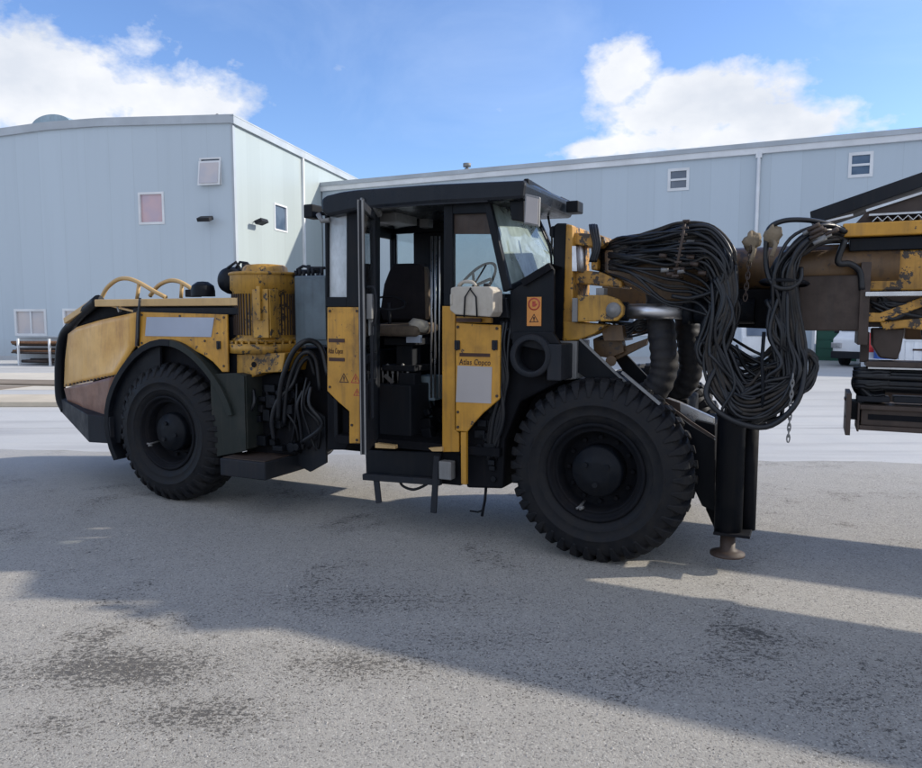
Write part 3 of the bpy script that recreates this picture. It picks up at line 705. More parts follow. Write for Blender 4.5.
# yellow side skin, bent towards the tail
def skin(rows, name, mat, th=.018, parent=None, label=None, cols=10, dents=0.0):
    """lofted sheet: rows = list of polylines (pixel,v); interpolated"""
    mb = MB(); grid = []
    for row in rows:
        pts = [P(*r) for r in row]
        L = [0]
        for a, b in zip(pts, pts[1:]): L.append(L[-1]+(b-a).length)
        line = []
        for k in range(cols+1):
            s = L[-1]*k/cols; j = 0
            while j < len(L)-2 and L[j+1] < s: j += 1
            tt = (s-L[j])/max(1e-6, L[j+1]-L[j]); line.append(pts[j].lerp(pts[j+1], tt))
        grid.append(line)
    R = []
    sub = 6
    for a, b in zip(grid, grid[1:]):
        for k in range(sub): R.append([p.lerp(q, k/sub) for p, q in zip(a, b)])
    R.append(grid[-1])
    nr, nc = len(R), cols+1; vs = []
    for i in range(nr):
        for k in range(nc):
            p = R[i][k].copy()
            if dents and 0 < i < nr-1 and 0 < k < nc-1: p.y += dents*(math.sin(p.x*9+p.z*5)+math.sin(p.x*17-p.z*13+2)*.6)
            vs.append(p)
    m_ = len(vs); vs += [p+Vector((0, th, 0)) for p in vs]
    fs = []
    for i in range(nr-1):
        for k in range(nc-1):
            a = i*nc+k; fs.append((a, a+1, a+nc+1, a+nc)); fs.append((m_+a, m_+a+nc, m_+a+nc+1, m_+a+1))
    mb.add(vs, fs, True)
    rim = [k for k in range(nc)]+[i*nc+nc-1 for i in range(1, nr)]+[(nr-1)*nc+k for k in range(nc-2, -1, -1)]+[i*nc for i in range(nr-2, 0, -1)]
    mb.f += [(a, b, b+m_, a+m_) for a, b in zip(rim, rim[1:]+rim[:1])]; mb.sm += [False]*len(rim)
    return part(mb, name, mat, 0, parent, label)
skin([[(68, 334, .40), (77, 327, .30), (100, 320, .17), (137, 312, .06)],
      [(65, 360, .42), (80, 356, .28), (100, 350, .16), (136, 345, .06)],
      [(64, 387, .42), (76, 384, .30), (95, 380, .17), (116, 374.5, .05)]], 'tail_side_panel', 'yellow_flat', dents=.006, label='dented yellow side panel at the tail')
skin([[(64, 388.5, .415), (76, 385.5, .295), (95, 381.5, .165), (115.5, 376, .045)],
      [(67, 400, .41), (78, 399, .29), (95, 398, .165), (112, 397, .045)],
      [(72, 406, .40), (82, 412, .27), (95, 417, .165), (111, 420, .045)]], 'tail_lower_panel', 'rust_red', dents=.006, label='brown-red lower panel below the rivet line')
for i in range(15):
    mb = MB(); s = i/14
    x = 66+s*49; y = 385.2-s*9.6-math.sin(s*PI)*.3; v = .40-.36*min(1, s*1.25)**.75-.012
    q = P(x, y, v); mb.cyl(q, q+Vector((0, .02, 0)), .009, 8); part(mb, 'rivet', 'brown_steel')
# dark rolled tail edge
mb = MB(); mb.tube([P(99, 300, .2), P(84, 312, .30), P(73, 324, .42), P(65, 334, .47), P(61, 350, .49), P(60, 375, .5), P(61, 398, .5), P(66, 410, .5)], .055, 10, spline=6)
part(mb, 'tail_edge', 'black')
mb = MB(); mb.bar(P(66, 321, .34), P(96, 300.5, .2), .05, .06); mb.bar(P(96, 302, .2), P(137, 312, .12), .03, .02)
part(mb, 'lid_edge', 'yellow_tan', .006)
# bumper
bp = MB()
path = [P(111, 431, 0), P(89, 431, 0), P(58, 404, .5)]
pu = [(-4.87, .0), (-5.18, .0), (-6.28, .50), (-6.42, .8), (-6.42, 1.35), (-6.2, 1.65), (-5.18, 2.1), (-4.87, 2.1), (-4.87, 1.95), (-5.15, 1.95), (-6.1, 1.5), (-6.25, 1.2), (-6.25, .85), (-6.1, .62), (-5.1, .15), (-4.87, .15)]
bl = [.50, .49, .685, .70, .70, .69, .49, .50, .50, .49, .69, .70, .70, .685, .49, .5]; bh = [.76, .765, .83, .84, .84, .83, .765, .76, .76, .765, .83, .84, .84, .83, .765, .76]
lo = [Vector((u, v, z)) for (u, v), z in zip(pu, bl)]; hi = [Vector((u, v, z)) for (u, v), z in zip(pu, bh)]; n = len(pu)
bp.add(lo+hi, [(i, (i+1) % n, (i+1) % n+n, i+n) for i in range(n)]+[(i, i+1, n-2-i, n-1-i) for i in range(7)]+[(n+i, n+i+1, n+n-2-i, n+n-1-i) for i in range(7)])
part(bp, 'rear_bumper', 'charcoal', .006)
# mid yellow panel above the fender
cx, cz, ra = -4.14, .655, .0
mb = MB(); pts = [(139.5, 312), (227, 314.5), (228, 372), (222, 372), (213, 362), (203, 355), (190, 348.5), (175, 345), (160, 344.5), (148, 346.5), (139, 350), (136, 345)]
mb.px(pts, .05, .07); o = part(mb, 'side_panel', 'yellow', .006)
mb = MB(); mb.px([(146.5, 317), (214, 317.6), (211, 337), (145, 336)], .044, .0495); part(mb, 'blank_plate', 'label', 0, o)
mb = MB(); mb.bar(P(138, 311, .045), P(136.5, 346, .045), .02, .02, (0, 1, 0)); part(mb, 'panel_edge', 'brown_steel', 0, o)
mb = MB(); mb.tube([P(140, 298, .05), P(139, 312, .03), P(138, 346, .04)], .012, 6, spline=4); part(mb, 'drain_hose', 'hose')
bolts([(142, 315), (142, 343), (224, 317.5), (224, 366), (180, 316), (205, 341)], .05, o)
latch(219, 345, .05, o)
# fender: real arch round the wheel
def fender(cx, cz, v0, v1, A_, B_):
    mb = MB(); n = 14; out = []; inn = []
    for i in range(n+1):
        a = math.radians(A_-i*(A_-B_)/n)
        sq = 1+.05*math.cos(2*(a-PI*.5))**2
        ro = .79*sq; out.append(Vector((cx+ro*math.cos(a), 0, cz+ro*math.sin(a)))); inn.append(Vector((cx+(ro-.06)*math.cos(a), 0, cz+(ro-.06)*math.sin(a))))
    for i in range(n):
        q = [out[i], out[i+1], inn[i+1], inn[i]]
        mb.add([(p.x, v0, p.z) for p in q]+[(p.x, v1, p.z) for p in q], [(0, 1, 2, 3), (4, 5, 6, 7), (0, 1, 5, 4), (2, 3, 7, 6)]+([(3, 0, 4, 7)] if i == 0 else [])+([(1, 2, 6, 5)] if i == n-1 else []), False)
    return mb
part(fender(cx+.02, .70, -.005, .42, 207, 84), 'fender', 'black', .004); part(fender(cx+.02, .70, -.004, .42, 84, 12), 'fender_lit_band', 'green_grey', .004)  # lit front stretch of the arch put into a lighter colour
mb = MB(); pts = [(112, 443), (111, 425), (112, 395), (117, 376), (128, 359), (142, 349), (160, 345.5), (160, 372), (140, 380), (125, 400), (120, 443)]
mb.px(pts, .05, .08); part(mb, 'fender_flange', 'black', .004)
mb = MB(); mb.px([(210, 374), (237, 373), (244, 376), (246, 451), (217, 456.5), (212, 430)], .03, .045); mb.px([(237, 373), (246, 375), (248, 449), (244, 451)], .045, .34); part(mb, 'mud_flap', 'green_grey', .003)
# hood top rail, slats, dark gap
a, b_ = P(95, 300, .1), P(238, 300.5, .1)
mb = MB(); mb.box(a.x, b_.x, .09, .16, 1.832, 1.902); mb.box(a.x, a.x+.07, .16, 1.9, 1.832, 1.90); mb.box(a.x+.07, b_.x, 1.83, 1.9, 1.832, 1.902)
part(mb, 'hood_rail', 'yellow_tan', .008)
mb = MB(); mb.box(a.x+.35, b_.x-.02, .17, 1.82, 1.72, 1.86); mb.box(-4.6, -3.3, .09, .12, 1.75, 1.815); part(mb, 'hood_top', 'black', .01)
for i in range(7): mb = MB(); mb.bar(P(86+i*6, 317.5-i*1.4, .36), P(91+i*6, 309-i*.6, .7), .010, .04); part(mb, 'grille_slat', 'charcoal')
mb = MB(); mb.pts([P(70, 326, .44), P(98, 303, .30), P(137, 303, .2), P(137, 312, .2), P(98, 320, .3), P(76, 328, .42)], (0, .5, 0)); part(mb, 'radiator', 'black_matt', .01)
mb = MB(); mb.bar(P(117, 303, .15), P(120, 312, .15), .03, .02); part(mb, 'brace', 'grey')
for k, (x0, pts) in enumerate((( 0, [(101, 299), (107, 288), (117, 280), (127, 278.5), (138, 282), (152, 290), (166, 297.5)]), (1, [(150, 296), (158, 286), (168, 281), (177, 281), (186, 285), (197, 293)]))):
    v = .35+.12*k
    mb = MB(); mb.tube([P(x, y, v) for x, y in pts], .021, 10, spline=6)
    st = [(139, 284), (137, 299)] if k == 0 else [(182, 284), (181, 298)]
    mb.cyl(P(*st[0], v), P(*st[1], v), .018, 8); part(mb, 'guard_hoop', 'yellow_tan')
# air tank and small things on hood
mb = MB(); c = P(224, 280, .35); mb.lathe([(0, 0), (.06, .004), (.11, .03), (.128, .08), (.128, .62), (.11, .66), (0, .68)], c, (0, 1, 0), 28); part(mb, 'air_tank', 'black')
mb = MB(); mb.tube([P(236, 268, .4), P(240, 262, .4), P(247, 263, .4), P(252, 268, .4)], .012, 6); mb.tube([P(228, 268, .35), P(236, 262, .35), P(241, 270, .4), P(240, 290, .4)], .014, 6); mb.cyl(P(245, 262, .5), P(245, 280, .5), .03, 10)
part(mb, 'tank_pipe', 'charcoal')
mb = MB(); c = P(203, 291, .3); mb.lathe([(0, .09), (.05, .085), (.10, .05), (.11, 0), (.11, -.05)], c, (0, 0, 1), 20); mb.obox(c+Vector((-.12, 0, -.02)), (.06, 0, 0), (0, .05, 0), (0, 0, .035)); part(mb, 'filler_cap', 'black', .008)
# ---------- electric motor
c = P(266, 300, .38)
def zz(y, v=.38): return P(266, y, v).z
r = (P(293, 300, .38).x-P(239, 300, .38).x)/2
z0, z1, z2, z3 = zz(342), zz(290), zz(273), zz(264.5)
mb = MB(); mb.lathe([(0, z0), (r*1.0, z0), (r*1.02, z0+.03), (r*.93, z0+.05), (r*.93, z1-.02), (r*1.0, z1), (r*1.0, z2-.03), (r*1.0, z2-.028), (r*1.04, z2-.026), (r*1.04, z2-.006), (r*1.0, z2)], (c.x, .38, 0), (0, 0, 1), 40)
mb.lathe([(r*1.0, z2), (0, z2)], (c.x, .38, 0), (0, 0, 1), 40, False)
mb.lathe([(r*.66, z2), (r*.63, z3-.03), (r*.54, z3-.008), (r*.3, z3), (0, z3)], (c.x, .38, 0), (0, 0, 1), 32)
mo = part(mb, 'electric_motor', 'yellow_oily')
mb = MB()
for i in range(60):
    a = 2*PI*i/60; rr = r*.935; mb.obox((c.x+rr*math.cos(a), .38+rr*math.sin(a), (z0+.07+z1-.04)/2), (math.cos(a)*.012, math.sin(a)*.012, 0), (-math.sin(a)*.004, math.cos(a)*.004, 0), (0, 0, (z1-z0-.11)/2))
part(mb, 'cooling_fin', 'brown_steel', 0, mo)
mb = MB(); x = P(264, 300, .1).x; mb.box(x-.085, x+.085, .38-r-.02, .38-r*.6, z0+.05, z1-.005); mb.box(x-.02, x+.02, .38-r-.045, .38-r-.02, z0+.2, z1+.02); mb.box(x+.09, x+.10, .38-r-.01, .38-r*.8, z0+.05, z1-.01)
part(mb, 'terminal_cover', 'yellow_oily', .006, mo)
mb = MB(); mb.lathe([(r*.9, zz(352)), (r*1.10, zz(352)), (r*1.12, zz(343)), (r*.9, zz(342.5))], (c.x, .38, 0), (0, 0, 1), 40)
for i in range(28):
    a = 2*PI*i/28; mb.cyl((c.x+r*1.05*math.cos(a), .38+r*1.05*math.sin(a), zz(346)), (c.x+r*1.05*math.cos(a), .38+r*1.05*math.sin(a), zz(340)), .013, 6)
part(mb, 'motor_flange', 'yellow_oily', 0, mo)
mb = MB(); mb.px([(236.5, 354), (285, 353), (282, 372), (262, 373), (250, 378), (247, 389), (236.5, 388)], .12, .62); o = part(mb, 'motor_bracket', 'yellow_oily', .008)
mb = MB(); q = P(254, 364.5, .118); mb.cyl(q, q+Vector((0, -.006, 0)), .025, 14); part(mb, 'bolt_hole', 'black_matt', 0, o)
# ---------- centre machinery below the motor
mb = MB(); mb.box(-3.55, -2.05, .45, 1.7, .55, 1.45); mb.px([(247, 374), (290, 374), (296, 455), (246, 455)], .25, .5)
part(mb, 'hydraulic_block', 'black_matt', .02)
for i in range(30):
    mb = MB(); x = random.uniform(248, 300); y = random.uniform(380, 448); q = P(x, y, .2)
    d = Vector((random.uniform(.02, .06), random.uniform(.02, .05), random.uniform(.02, .06)))
    if i % 3: mb.box(q.x-d.x, q.x+d.x, .2-d.y, .28, q.z-d.z, q.z+d.z)
    else: mb.cyl(q, q+Vector((0, .1, 0)), d.x*.8, 12)
    part(mb, 'valve_fitting', 'black', .006)
mb = MB(); mb.px([(297, 400), (325, 417), (326, 463), (310, 472), (297, 465)], .35, .38); mb.px([(297, 400), (297, 465), (285, 455), (285, 396)], .36, .6); part(mb, 'side_plate', 'charcoal', .004)
mb = MB(); mb.pxb(294, 276, 327, 346, .3, .9); o = part(mb, 'electric_cabinet', 'blue_grey', .012)
mb = MB(); mb.pxb(303, 279, 326, 340, .285, .299); part(mb, 'cabinet_lid', 'blue_grey', .006, o)
mb = MB(); q = P(296, 346, .3)
for x in (296, 300, 304, 309, 313, 318, 322): a = P(x, 277, .4); mb.cyl(a, a+Vector((0, 0, random.uniform(.03, .11))), .016, 8)
mb.tube([P(297, 270, .4), P(303, 266, .4), P(312, 268, .4), P(325, 268, .4)], .013, 6); mb.tube([P(297, 272, .45), P(320, 271, .45)], .02, 6)
part(mb, 'pipe_fitting', 'charcoal', 0, o)
# step box below
w0, w1 = .345, .50
mb = MB(); mb.box(-3.38, -2.875, -.10, .55, w0, w1); o = part(mb, 'step_box', 'charcoal', .012)
mb = MB(); mb.box(-3.36, -2.895, -.08, .5, w1+.001, w1+.008); part(mb, 'step_tread', 'brown_steel', 0, o)
# hoses at the middle
HN = ['mid_hydraulic_hose']  # hydraulic hoses, named after their place on the rig
def hose(pts, r=.016, name=None, mat='hose', spl=6, par=None):
    if mat == 'hose' and HN[0] == 'hydraulic_hose' and random.random() < .22: mat = 'hose_dusty'
    mb = MB(); mb.tube([P(*p) for p in pts], r*random.choice((.8, 1, 1, 1.2)), 8, spline=spl); return part(mb, name or HN[0], mat, 0, par)
hose([(278, 420, .15), (281, 385, .1), (290, 358, .1), (300, 344, .12), (312, 341, .2), (322, 350, .25), (328, 375, .25)], .02)
hose([(284, 425, .18), (287, 390, .14), (296, 362, .14), (306, 352, .16), (316, 360, .22), (320, 390, .25)], .017)
hose([(274, 440, .15), (272, 420, .12), (278, 400, .12), (292, 385, .16), (300, 365, .2), (309, 358, .25), (315, 375, .3)], .018)
for i in range(14):
    x = random.uniform(250, 315); v = random.uniform(.12, .3)
    hose([(x, random.uniform(375, 392), v), (x+random.uniform(-8, 8), 405, v-.04), (x+random.uniform(-14, 14), 425, v), (x+random.uniform(-12, 12), random.uniform(438, 455), v+.05)], random.choice((.011, .014, .018)))
# ---------- chassis
mb = MB(); mb.box(-3.3, .9, .75, 1.35, .50, .95); mb.box(-.3, .2, .3, 1.8, .5, .8); mb.box(-4.4, -3.9, .3, 1.8, .5, .8); mb.box(-5.6, -3.3, .5, 1.6, .55, .9)
part(mb, 'chassis', 'black_matt', .02)
# ---------- cab
UR, UF = P(326, 260, .06).x, P(500, 330, .06).x
cab = empty('cab', (0, 0, 0), parent=rig)
V0, V1 = .06, 1.10
def cp(mb, name, mat, bevel=.0, label=None): return part(mb, name, mat, bevel, cab, label)
mb = MB(); mb.px([(327, 307), (360, 307), (360, 443.5), (349, 443.5), (349, 411.5), (338, 402), (327, 391)], V0, V0+.03); mb.px([(327, 307), (330, 307), (330, 391), (327, 391)], V0+.031, V1)
pl = cp(mb, 'rear_lower_panel', 'yellow', .008)
for (x0, y0, x1, y1) in ((328.5, 338.5, 344.5, 342.5), (328.8, 357.5, 344.5, 361.5)):
    mb = MB(); mb.pxb(x0, y0, x1, y1, V0-.004, V0-.0005); cp(mb, 'louvre_slot', 'ink')
text('Atlas Copco', .062, 328.2, 353.2, V0-.001, 'ink', cab, width=.145, bold=.0004)
mb = MB(); mb.px([(327, 392), (338, 403), (348.5, 412.5), (348.5, 444), (345, 450), (327, 450)], .2, .9); cp(mb, 'underbody', 'black_matt', .01)
bolts([(330, 311), (357, 311), (357, 440), (352, 425), (330, 387)], V0, cab)
def triangle(x, y, s, v, mat='sign_red', yp=None):
    q = P(x, y, v); mb = MB()
    o_ = [(0, s), (-s*.95, -s*.6), (s*.95, -s*.6)]; k = .76
    for i in range(3):
        a, b = o_[i], o_[(i+1) % 3]
        mb.pts([(q.x+a[0], v, q.z+a[1]), (q.x+b[0], v, q.z+b[1]), (q.x+b[0]*k, v, q.z+b[1]*k), (q.x+a[0]*k, v, q.z+a[1]*k)], (0, -.0015, 0))
    mb.box(q.x-.006, q.x+.006, v-.0015, v, q.z-s*.1, q.z+s*.4); mb.box(q.x-.006, q.x+.006, v-.0015, v, q.z-s*.35, q.z-s*.22)
    return mb
cp(triangle(344, 379, .05, V0-.0005, 'ink'), 'warning_triangle', 'ink'); cp(triangle(355.5, 379.5, .05, V0-.0005), 'warning_triangle', 'sign_red'); cp(triangle(357, 393, .038, V0-.0005), 'warning_triangle', 'sign_red')
# rear quarter window and pillars
mb = MB(); mb.px([(327.5, 216), (346.5, 212), (346.5, 297), (327.5, 297)], V0+.03, V0+.036); cp(mb, 'rear_quarter_window', 'glass_pale')
mb = MB(); mb.px([(346.5, 210), (361, 207), (361, 307), (346.5, 307)], V0, V0+.06); mb.px([(326, 297), (346.5, 297), (346.5, 307), (326, 307)], V0, V0+.06); mb.px([(324.5, 214), (327.5, 213), (327.5, 307), (325.5, 307)], V0, V0+.05)
mb.px([(371, 207), (376, 206), (376, 443), (371, 443)], V0+.005, V0+.07); mb.px([(361, 207), (371, 207), (371, 443), (361, 443)], V0+.01, V0+.05)
cp(mb, 'pillar', 'black', .006)
# rear wall, far side wall
mb = MB(); z_r = 2.68
mb.box(UR, UR+.04, V0+.07, V1, .72, 1.80); mb.box(UR, UR+.04, V0+.07, .3, 1.75, z_r-.08); mb.box(UR, UR+.04, 1.06, V1, 1.75, z_r-.08); mb.box(UR, UR+.04, .3, 1.06, 2.45, z_r-.08)
cp(mb, 'rear_wall', 'black', .01)
mb = MB(); v = V1-.04
A = P(377, 235, v); B = P(413.5, 295, v); C_ = P(453, 234, v); D_ = P(492, 306, v)
uf = -.70
mb.box(UR+.04, uf, v, V1, .72, B.z-.0); mb.box(UR+.04, uf-.15, v, V1, A.z, z_r-.08); mb.box(UR+.04, UR+.07, v, V1, B.z, A.z); mb.box(B.x, C_.x, v, V1, B.z, A.z)
cp(mb, 'far_side_wall', 'black', .01)
mb = MB(); mb.box(UR+.07, B.x, v+.015, v+.02, B.z, A.z); cp(mb, 'far_window', 'glass_clear')
mb = MB(); mb.box(C_.x, uf-.12, v+.015, v+.02, B.z, A.z); cp(mb, 'far_window', 'glass_clear')
# roof
mb = MB(); mb.px([(320.5, 199), (326, 195), (340, 191.5), (355, 189.5), (430, 184), (523, 179.8), (525.5, 182), (523, 199), (488, 201), (430, 203.5), (376, 208), (350, 211.5), (327, 216.5), (320.5, 211)], -.02, 1.14)
cp(mb, 'roof', 'black_gloss', .05, None)
mb = MB(); mb.bar(P(376, 207, 0), P(488, 200.5, 0), .02, .02); cp(mb, 'drip_rail', 'charcoal')
mb = MB(); q = P(313, 212, .1); mb.obox(q, (.045, 0, 0), (0, .07, 0), (0, 0, .055)); mb.bar(q+Vector((0, .05, 0)), P(326, 214, .15), .03, .03); cp(mb, 'work_light', 'black', .01)
mb = MB(); mb.tube([P(318, 214, .0), P(322, 221, .0), P(330, 220, .0)], .02, 8); cp(mb, 'light_bracket', 'grey')
# door opening right pillar (yellow) and dark upper pillar
mb = MB(); mb.px([(442, 306), (455, 306), (455, 430), (459, 433), (459, 452), (442, 452)], V0, V0+.06); cp(mb, 'door_pillar', 'yellow', .006)
mb = MB(); mb.px([(443.5, 204), (452.5, 203.5), (452.5, 306), (443.5, 306)], V0, V0+.06); mb.px([(452.5, 203), (489, 201.5), (489.5, 213), (452.5, 214)], V0+.0, V0+.05)
mb.px([(452.5, 298), (506, 298), (508, 318), (452.5, 316)], V0+.01, V0+.05)
cp(mb, 'front_pillar', 'black', .006)
mb = MB(); mb.px([(483, 201), (489.5, 201), (510, 289), (503, 292)], V0-.005, V0+.05); cp(mb, 'windscreen_pillar', 'black', .006)
mb = MB(); mb.px([(453, 213), (486, 212), (491, 234), (453, 234)], V0+.03, V0+.045); cp(mb, 'sun_shade', 'brown_steel')
mb = MB(); mb.px([(453, 234), (491, 234), (505, 298), (453, 298)], V0+.025, V0+.03); cp(mb, 'front_side_window', 'glass_clear')
# windscreen
nb, ntp = Vector((-.735, .10, 1.945)), Vector((-.905, .10, 2.60)); fb, ft = Vector((-.66, .99, 2.17)), Vector((-.90, .98, 2.655))
mb = MB(); mb.pts([ntp, ft, fb, nb], (-.008, 0, -.002)); ws = cp(mb, 'windscreen', 'glass_hazy')
mb = MB(); mb.bar(ft, fb, .04, .05); mb.bar(nb, fb, .03, .04); mb.bar(ntp, ft, .04, .03); part(mb, 'windscreen_frame', 'black', .004, cab)
mb = MB(); mb.bar(fb+Vector((.03, 0, .02)), ft+Vector((.04, -.02, -.12)), .012, .015); mb.bar(fb+Vector((.04, .03, .0)), fb+Vector((.08, .1, -.05)), .04, .04); cp(mb, 'wiper', 'black')
# cowl below the windscreen
mb = MB(); n_, f_ = Vector((-.735, .1, 1.93)), Vector((-.655, .99, 2.15))
mb.pts([P(510, 291, .09), P(530, 279, .09), P(551, 265, .09), P(554, 270, .09), P(554, 340, .09), P(510, 340, .09)], (0, .03, 0)); cp(mb, 'front_cowl', 'black', .006)
mb = MB(); mb.add([P(509, 292, .09), P(552, 264, .09), P(554, 270, .09)+Vector((0, 1.0, 0)), P(512, 300, .09)+Vector((0, .95, 0))], [(0, 1, 2, 3)]); 
mb.bar(P(523, 283, .07), P(551, 266, .07), .04, .05)
cp(mb, 'cowl_edge', 'black_matt', 0)
sg = MB(); sg.pxb(527, 297, 541, 326, .082, .0895); sgo = cp(sg, 'warning_sign', 'sign_orange')
mb = MB(); q = P(534, 304, .08); mb.lathe([(.036, 0), (.045, 0), (.045, -.002), (.036, -.002)], (q.x, .0815, q.z), (0, 1, 0), 24)
mb.box(q.x-.012, q.x+.010, .079, .0815, q.z-.018, q.z+.006)
for k in range(4): mb.box(q.x-.012+k*.006, q.x-.008+k*.006, .079, .0815, q.z+.0062, q.z+.02)
mb.obox((q.x+.016, .08, q.z-.004), (.006, 0, .004), (0, .001, 0), (-.002, 0, .004))
part(mb, 'hand_symbol', 'sign_red', 0, cab)
mb = triangle(534, 319, .038, .0815); part(mb, 'warning_triangle', 'ink', 0, cab)
# mirror panel and beam lights at roof front
mb = MB(); mb.px([(525, 193.5), (540, 197), (539, 227), (523.5, 224)], -.04, -.015); o = cp(mb, 'mirror_frame', 'grey', .008)
mb = MB(); mb.px([(526.5, 196), (538.5, 199), (537.5, 224.5), (525, 222)], -.046, -.041); part(mb, 'mirror_back', 'label2', 0, cab)
mb = MB(); mb.px([(509, 201), (524, 199), (524, 222), (511, 220)], .05, .25); cp(mb, 'headlight_housing', 'black', .01)
mb = MB(); a = P(542, 205, .9); b_ = P(578, 206, .9); mb.box(a.x-.25, b_.x-.12, .85, .92, a.z-.02, a.z+.04); mb.pxb(566, 201, 578, 212, .85, 1.0); mb.pxb(541, 198, 562, 213, .9, 1.12)
mb.bar(P(526, 182, .05), P(560, 202, 1.1), .04, .05)
cp(mb, 'light_beam', 'black', .01)
mb = MB(); mb.pxb(551, 201.5, 556, 212, .83, .85); mb.pxb(543, 197, 545.5, 207, .83, .85); cp(mb, 'light_clip', 'steel')
mb = MB(); mb.tube([P(548, 216, .9), P(552, 240, .9), P(549, 262, .9), P(553, 280, .7)], .010, 6, spline=5); mb.tube([P(541, 228, .5), P(550, 250, .5), P(552, 272, .4)], .009, 6, spline=5); cp(mb, 'cable', 'hose')
# lower front panel: door of a locker
mb = MB(); mb.px([(455, 307), (491, 318), (491, 323), (455, 323)], V0+.02, V0+.06); cp(mb, 'locker_shelf', 'yellow', .004)
mb = MB(); mb.px([(455.5, 323), (500.5, 325), (499.5, 399), (483, 413), (473, 424), (467, 432), (455.5, 431)], .02, .045); lk = cp(mb, 'locker_door', 'yellow', .007)
mb = MB(); mb.px([(456, 318), (481, 318.5), (481, 322), (456, 322)], V0-.02, V0+.0); mb.px([(459.5, 352.8), (490, 353.6), (490, 357.0), (459.5, 356.4)], .0165, .0195); cp(mb, 'black_stripe', 'ink')
bolts([(458, 327), (497, 328.5), (497, 396), (458, 427), (458, 412)], .02, cab); latch(495, 345, .02, cab); latch(457.5, 345, .02, cab)
text('Atlas Copco', .060, 459.3, 364.4, .0195, 'ink', cab, width=.255, bold=.0006)
mb = MB(); mb.px([(457.5, 365.5), (492, 367), (491, 403.5), (455.8, 402)], .0165, .0195); cp(mb, 'pale_sticker', 'label2')
# body of cab (dark) behind lower panels
mb = MB(); mb.px([(455.5, 330), (500, 330), (499, 397), (483, 411), (467, 430), (455.5, 430)], .06, 1.0); cp(mb, 'front_underbody', 'black_matt', .01)
# floor and sill
fz0, fz1 = .735, .765
mb = MB(); mb.box(UR+.05, uf-.1, V0+.02, v, .69, fz1-.01); cp(mb, 'floor', 'black_matt', .005)
mb = MB(); mb.px([(375, 443), (395, 445.5), (395, 449), (375, 448)], V0-.03, V0+.015); mb.px([(428, 448), (442, 447), (442, 451.5), (432, 451.5)], V0-.03, V0+.015); cp(mb, 'sill_edge', 'yellow_tan', .003)
mb = MB(); mb.px([(365, 450), (441, 452), (441, 482), (420, 479), (366, 477)], .10, .6); o = cp(mb, 'step_carrier', 'black', .01)
mb = MB(); mb.bar(P(364, 476.5, .04), P(441, 482, .04), .05, .05); mb.bar(P(376, 476, .04), P(379, 503, .0), .02, .05, (1, 0, 0)); mb.bar(P(437, 456, .04), P(433.5, 513, .0), .02, .05, (1, 0, 0)); cp(mb, 'step_hanger', 'charcoal', .004)
mb = MB(); mb.pxb(438.5, 461, 451, 480.5, .0, .08); cp(mb, 'junction_box', 'grey', .008)
mb = MB(); mb.px([(460.5, 432), (466, 432), (466, 485), (461, 484)], .03, .07); cp(mb, 'yellow_post', 'yellow', .004)
mb = MB(); mb.px([(441, 452), (460, 452), (461, 486), (441, 484)], .12, .5); cp(mb, 'side_tank', 'black_matt', .01)
hose([(399, 479, .2), (403, 486, .18), (414, 489.5, .18), (427, 484, .2), (432, 478, .2)], .011)
mb = MB(); mb.tube([P(486, 488, .2), P(485, 500, .2), P(483, 510, .2), P(482, 516, .2)], .012, 6); mb.tube([P(470, 511, .2), P(478, 512, .2), P(484, 510, .2)], .008, 6); cp(mb, 'drain_rod', 'black')
# interior: seat, console, wheel
st = empty('seat', (0, 0, 0), parent=rig)
mb = MB(); mb.px([(391, 263.5), (421, 263), (426, 274), (428, 315), (423, 320), (382, 322), (379, 312), (383, 284)], .55, .68); part(mb, 'backrest', 'seat_fabric', .03, st, seg=4)
mb = MB(); mb.px([(424, 266), (427.5, 276), (429.5, 316), (425, 320)], .545, .62); part(mb, 'backrest_shell', 'cushion_fabric', .008, st)
mb = MB(); q = P(403, 329, .45); mb.obox(q, (.24, 0, .0), (0, .2, .015), (0, 0, .045)); part(mb, 'cushion', 'cushion_fabric', .035, st, seg=4, label='dirty worn brown seat cushion')
mb = MB(); q = P(419, 325, .36); mb.lathe([(0, .05), (.06, .045), (.09, 0), (.07, -.05), (0, -.06)], q, (.2, .1, 1), 14); part(mb, 'rag', 'plastic_white', 0, st)
mb = MB(); z = q.z; c = P(405, 350, .5); mb.box(c.x-.15, c.x+.16, .4, .66, z-.17, z-.11); mb.box(c.x-.06, c.x+.1, .45, .6, 1.1, z-.17); mb.box(c.x-.16, c.x+.16, .38, .68, 1.28, 1.33); mb.box(c.x+.0, c.x+.16, .38, .5, 1.16, 1.27)
part(mb, 'pedestal', 'charcoal', .01, st)
mb = MB(); mb.pxb(406, 335, 420, 343, .3, .34); part(mb, 'switch_plate', 'label', .003, st)
cs = empty('control_console', (0, 0, 0), parent=rig)
mb = MB(); mb.pxb(375, 384, 411, 440, .3, .62); part(mb, 'console_box', 'charcoal', .012, cs)
mb = MB(); q = P(412, 400, .45); mb.pxb(415, 376, 435, 401, .62, .85); mb.pxb(411, 402, 419, 440, .5, .8); part(mb, 'control_box', 'blue_box', .008, cs)
mb = MB()
for i in range(7):
    a = P(378+i*5, 384, .42); mb.cyl(a, a+Vector((.01, -.02, .09+.03*(i % 3))), .008, 6); mb.lathe([(0, .018), (.015, .008), (.015, -.008), (0, -.018)], a+Vector((.01, -.02, .1+.03*(i % 3))), (0, 0, 1), 8)
mb.bar(P(385, 375, .4), P(393, 383, .4), .02, .03); part(mb, 'lever', 'grey', 0, cs)
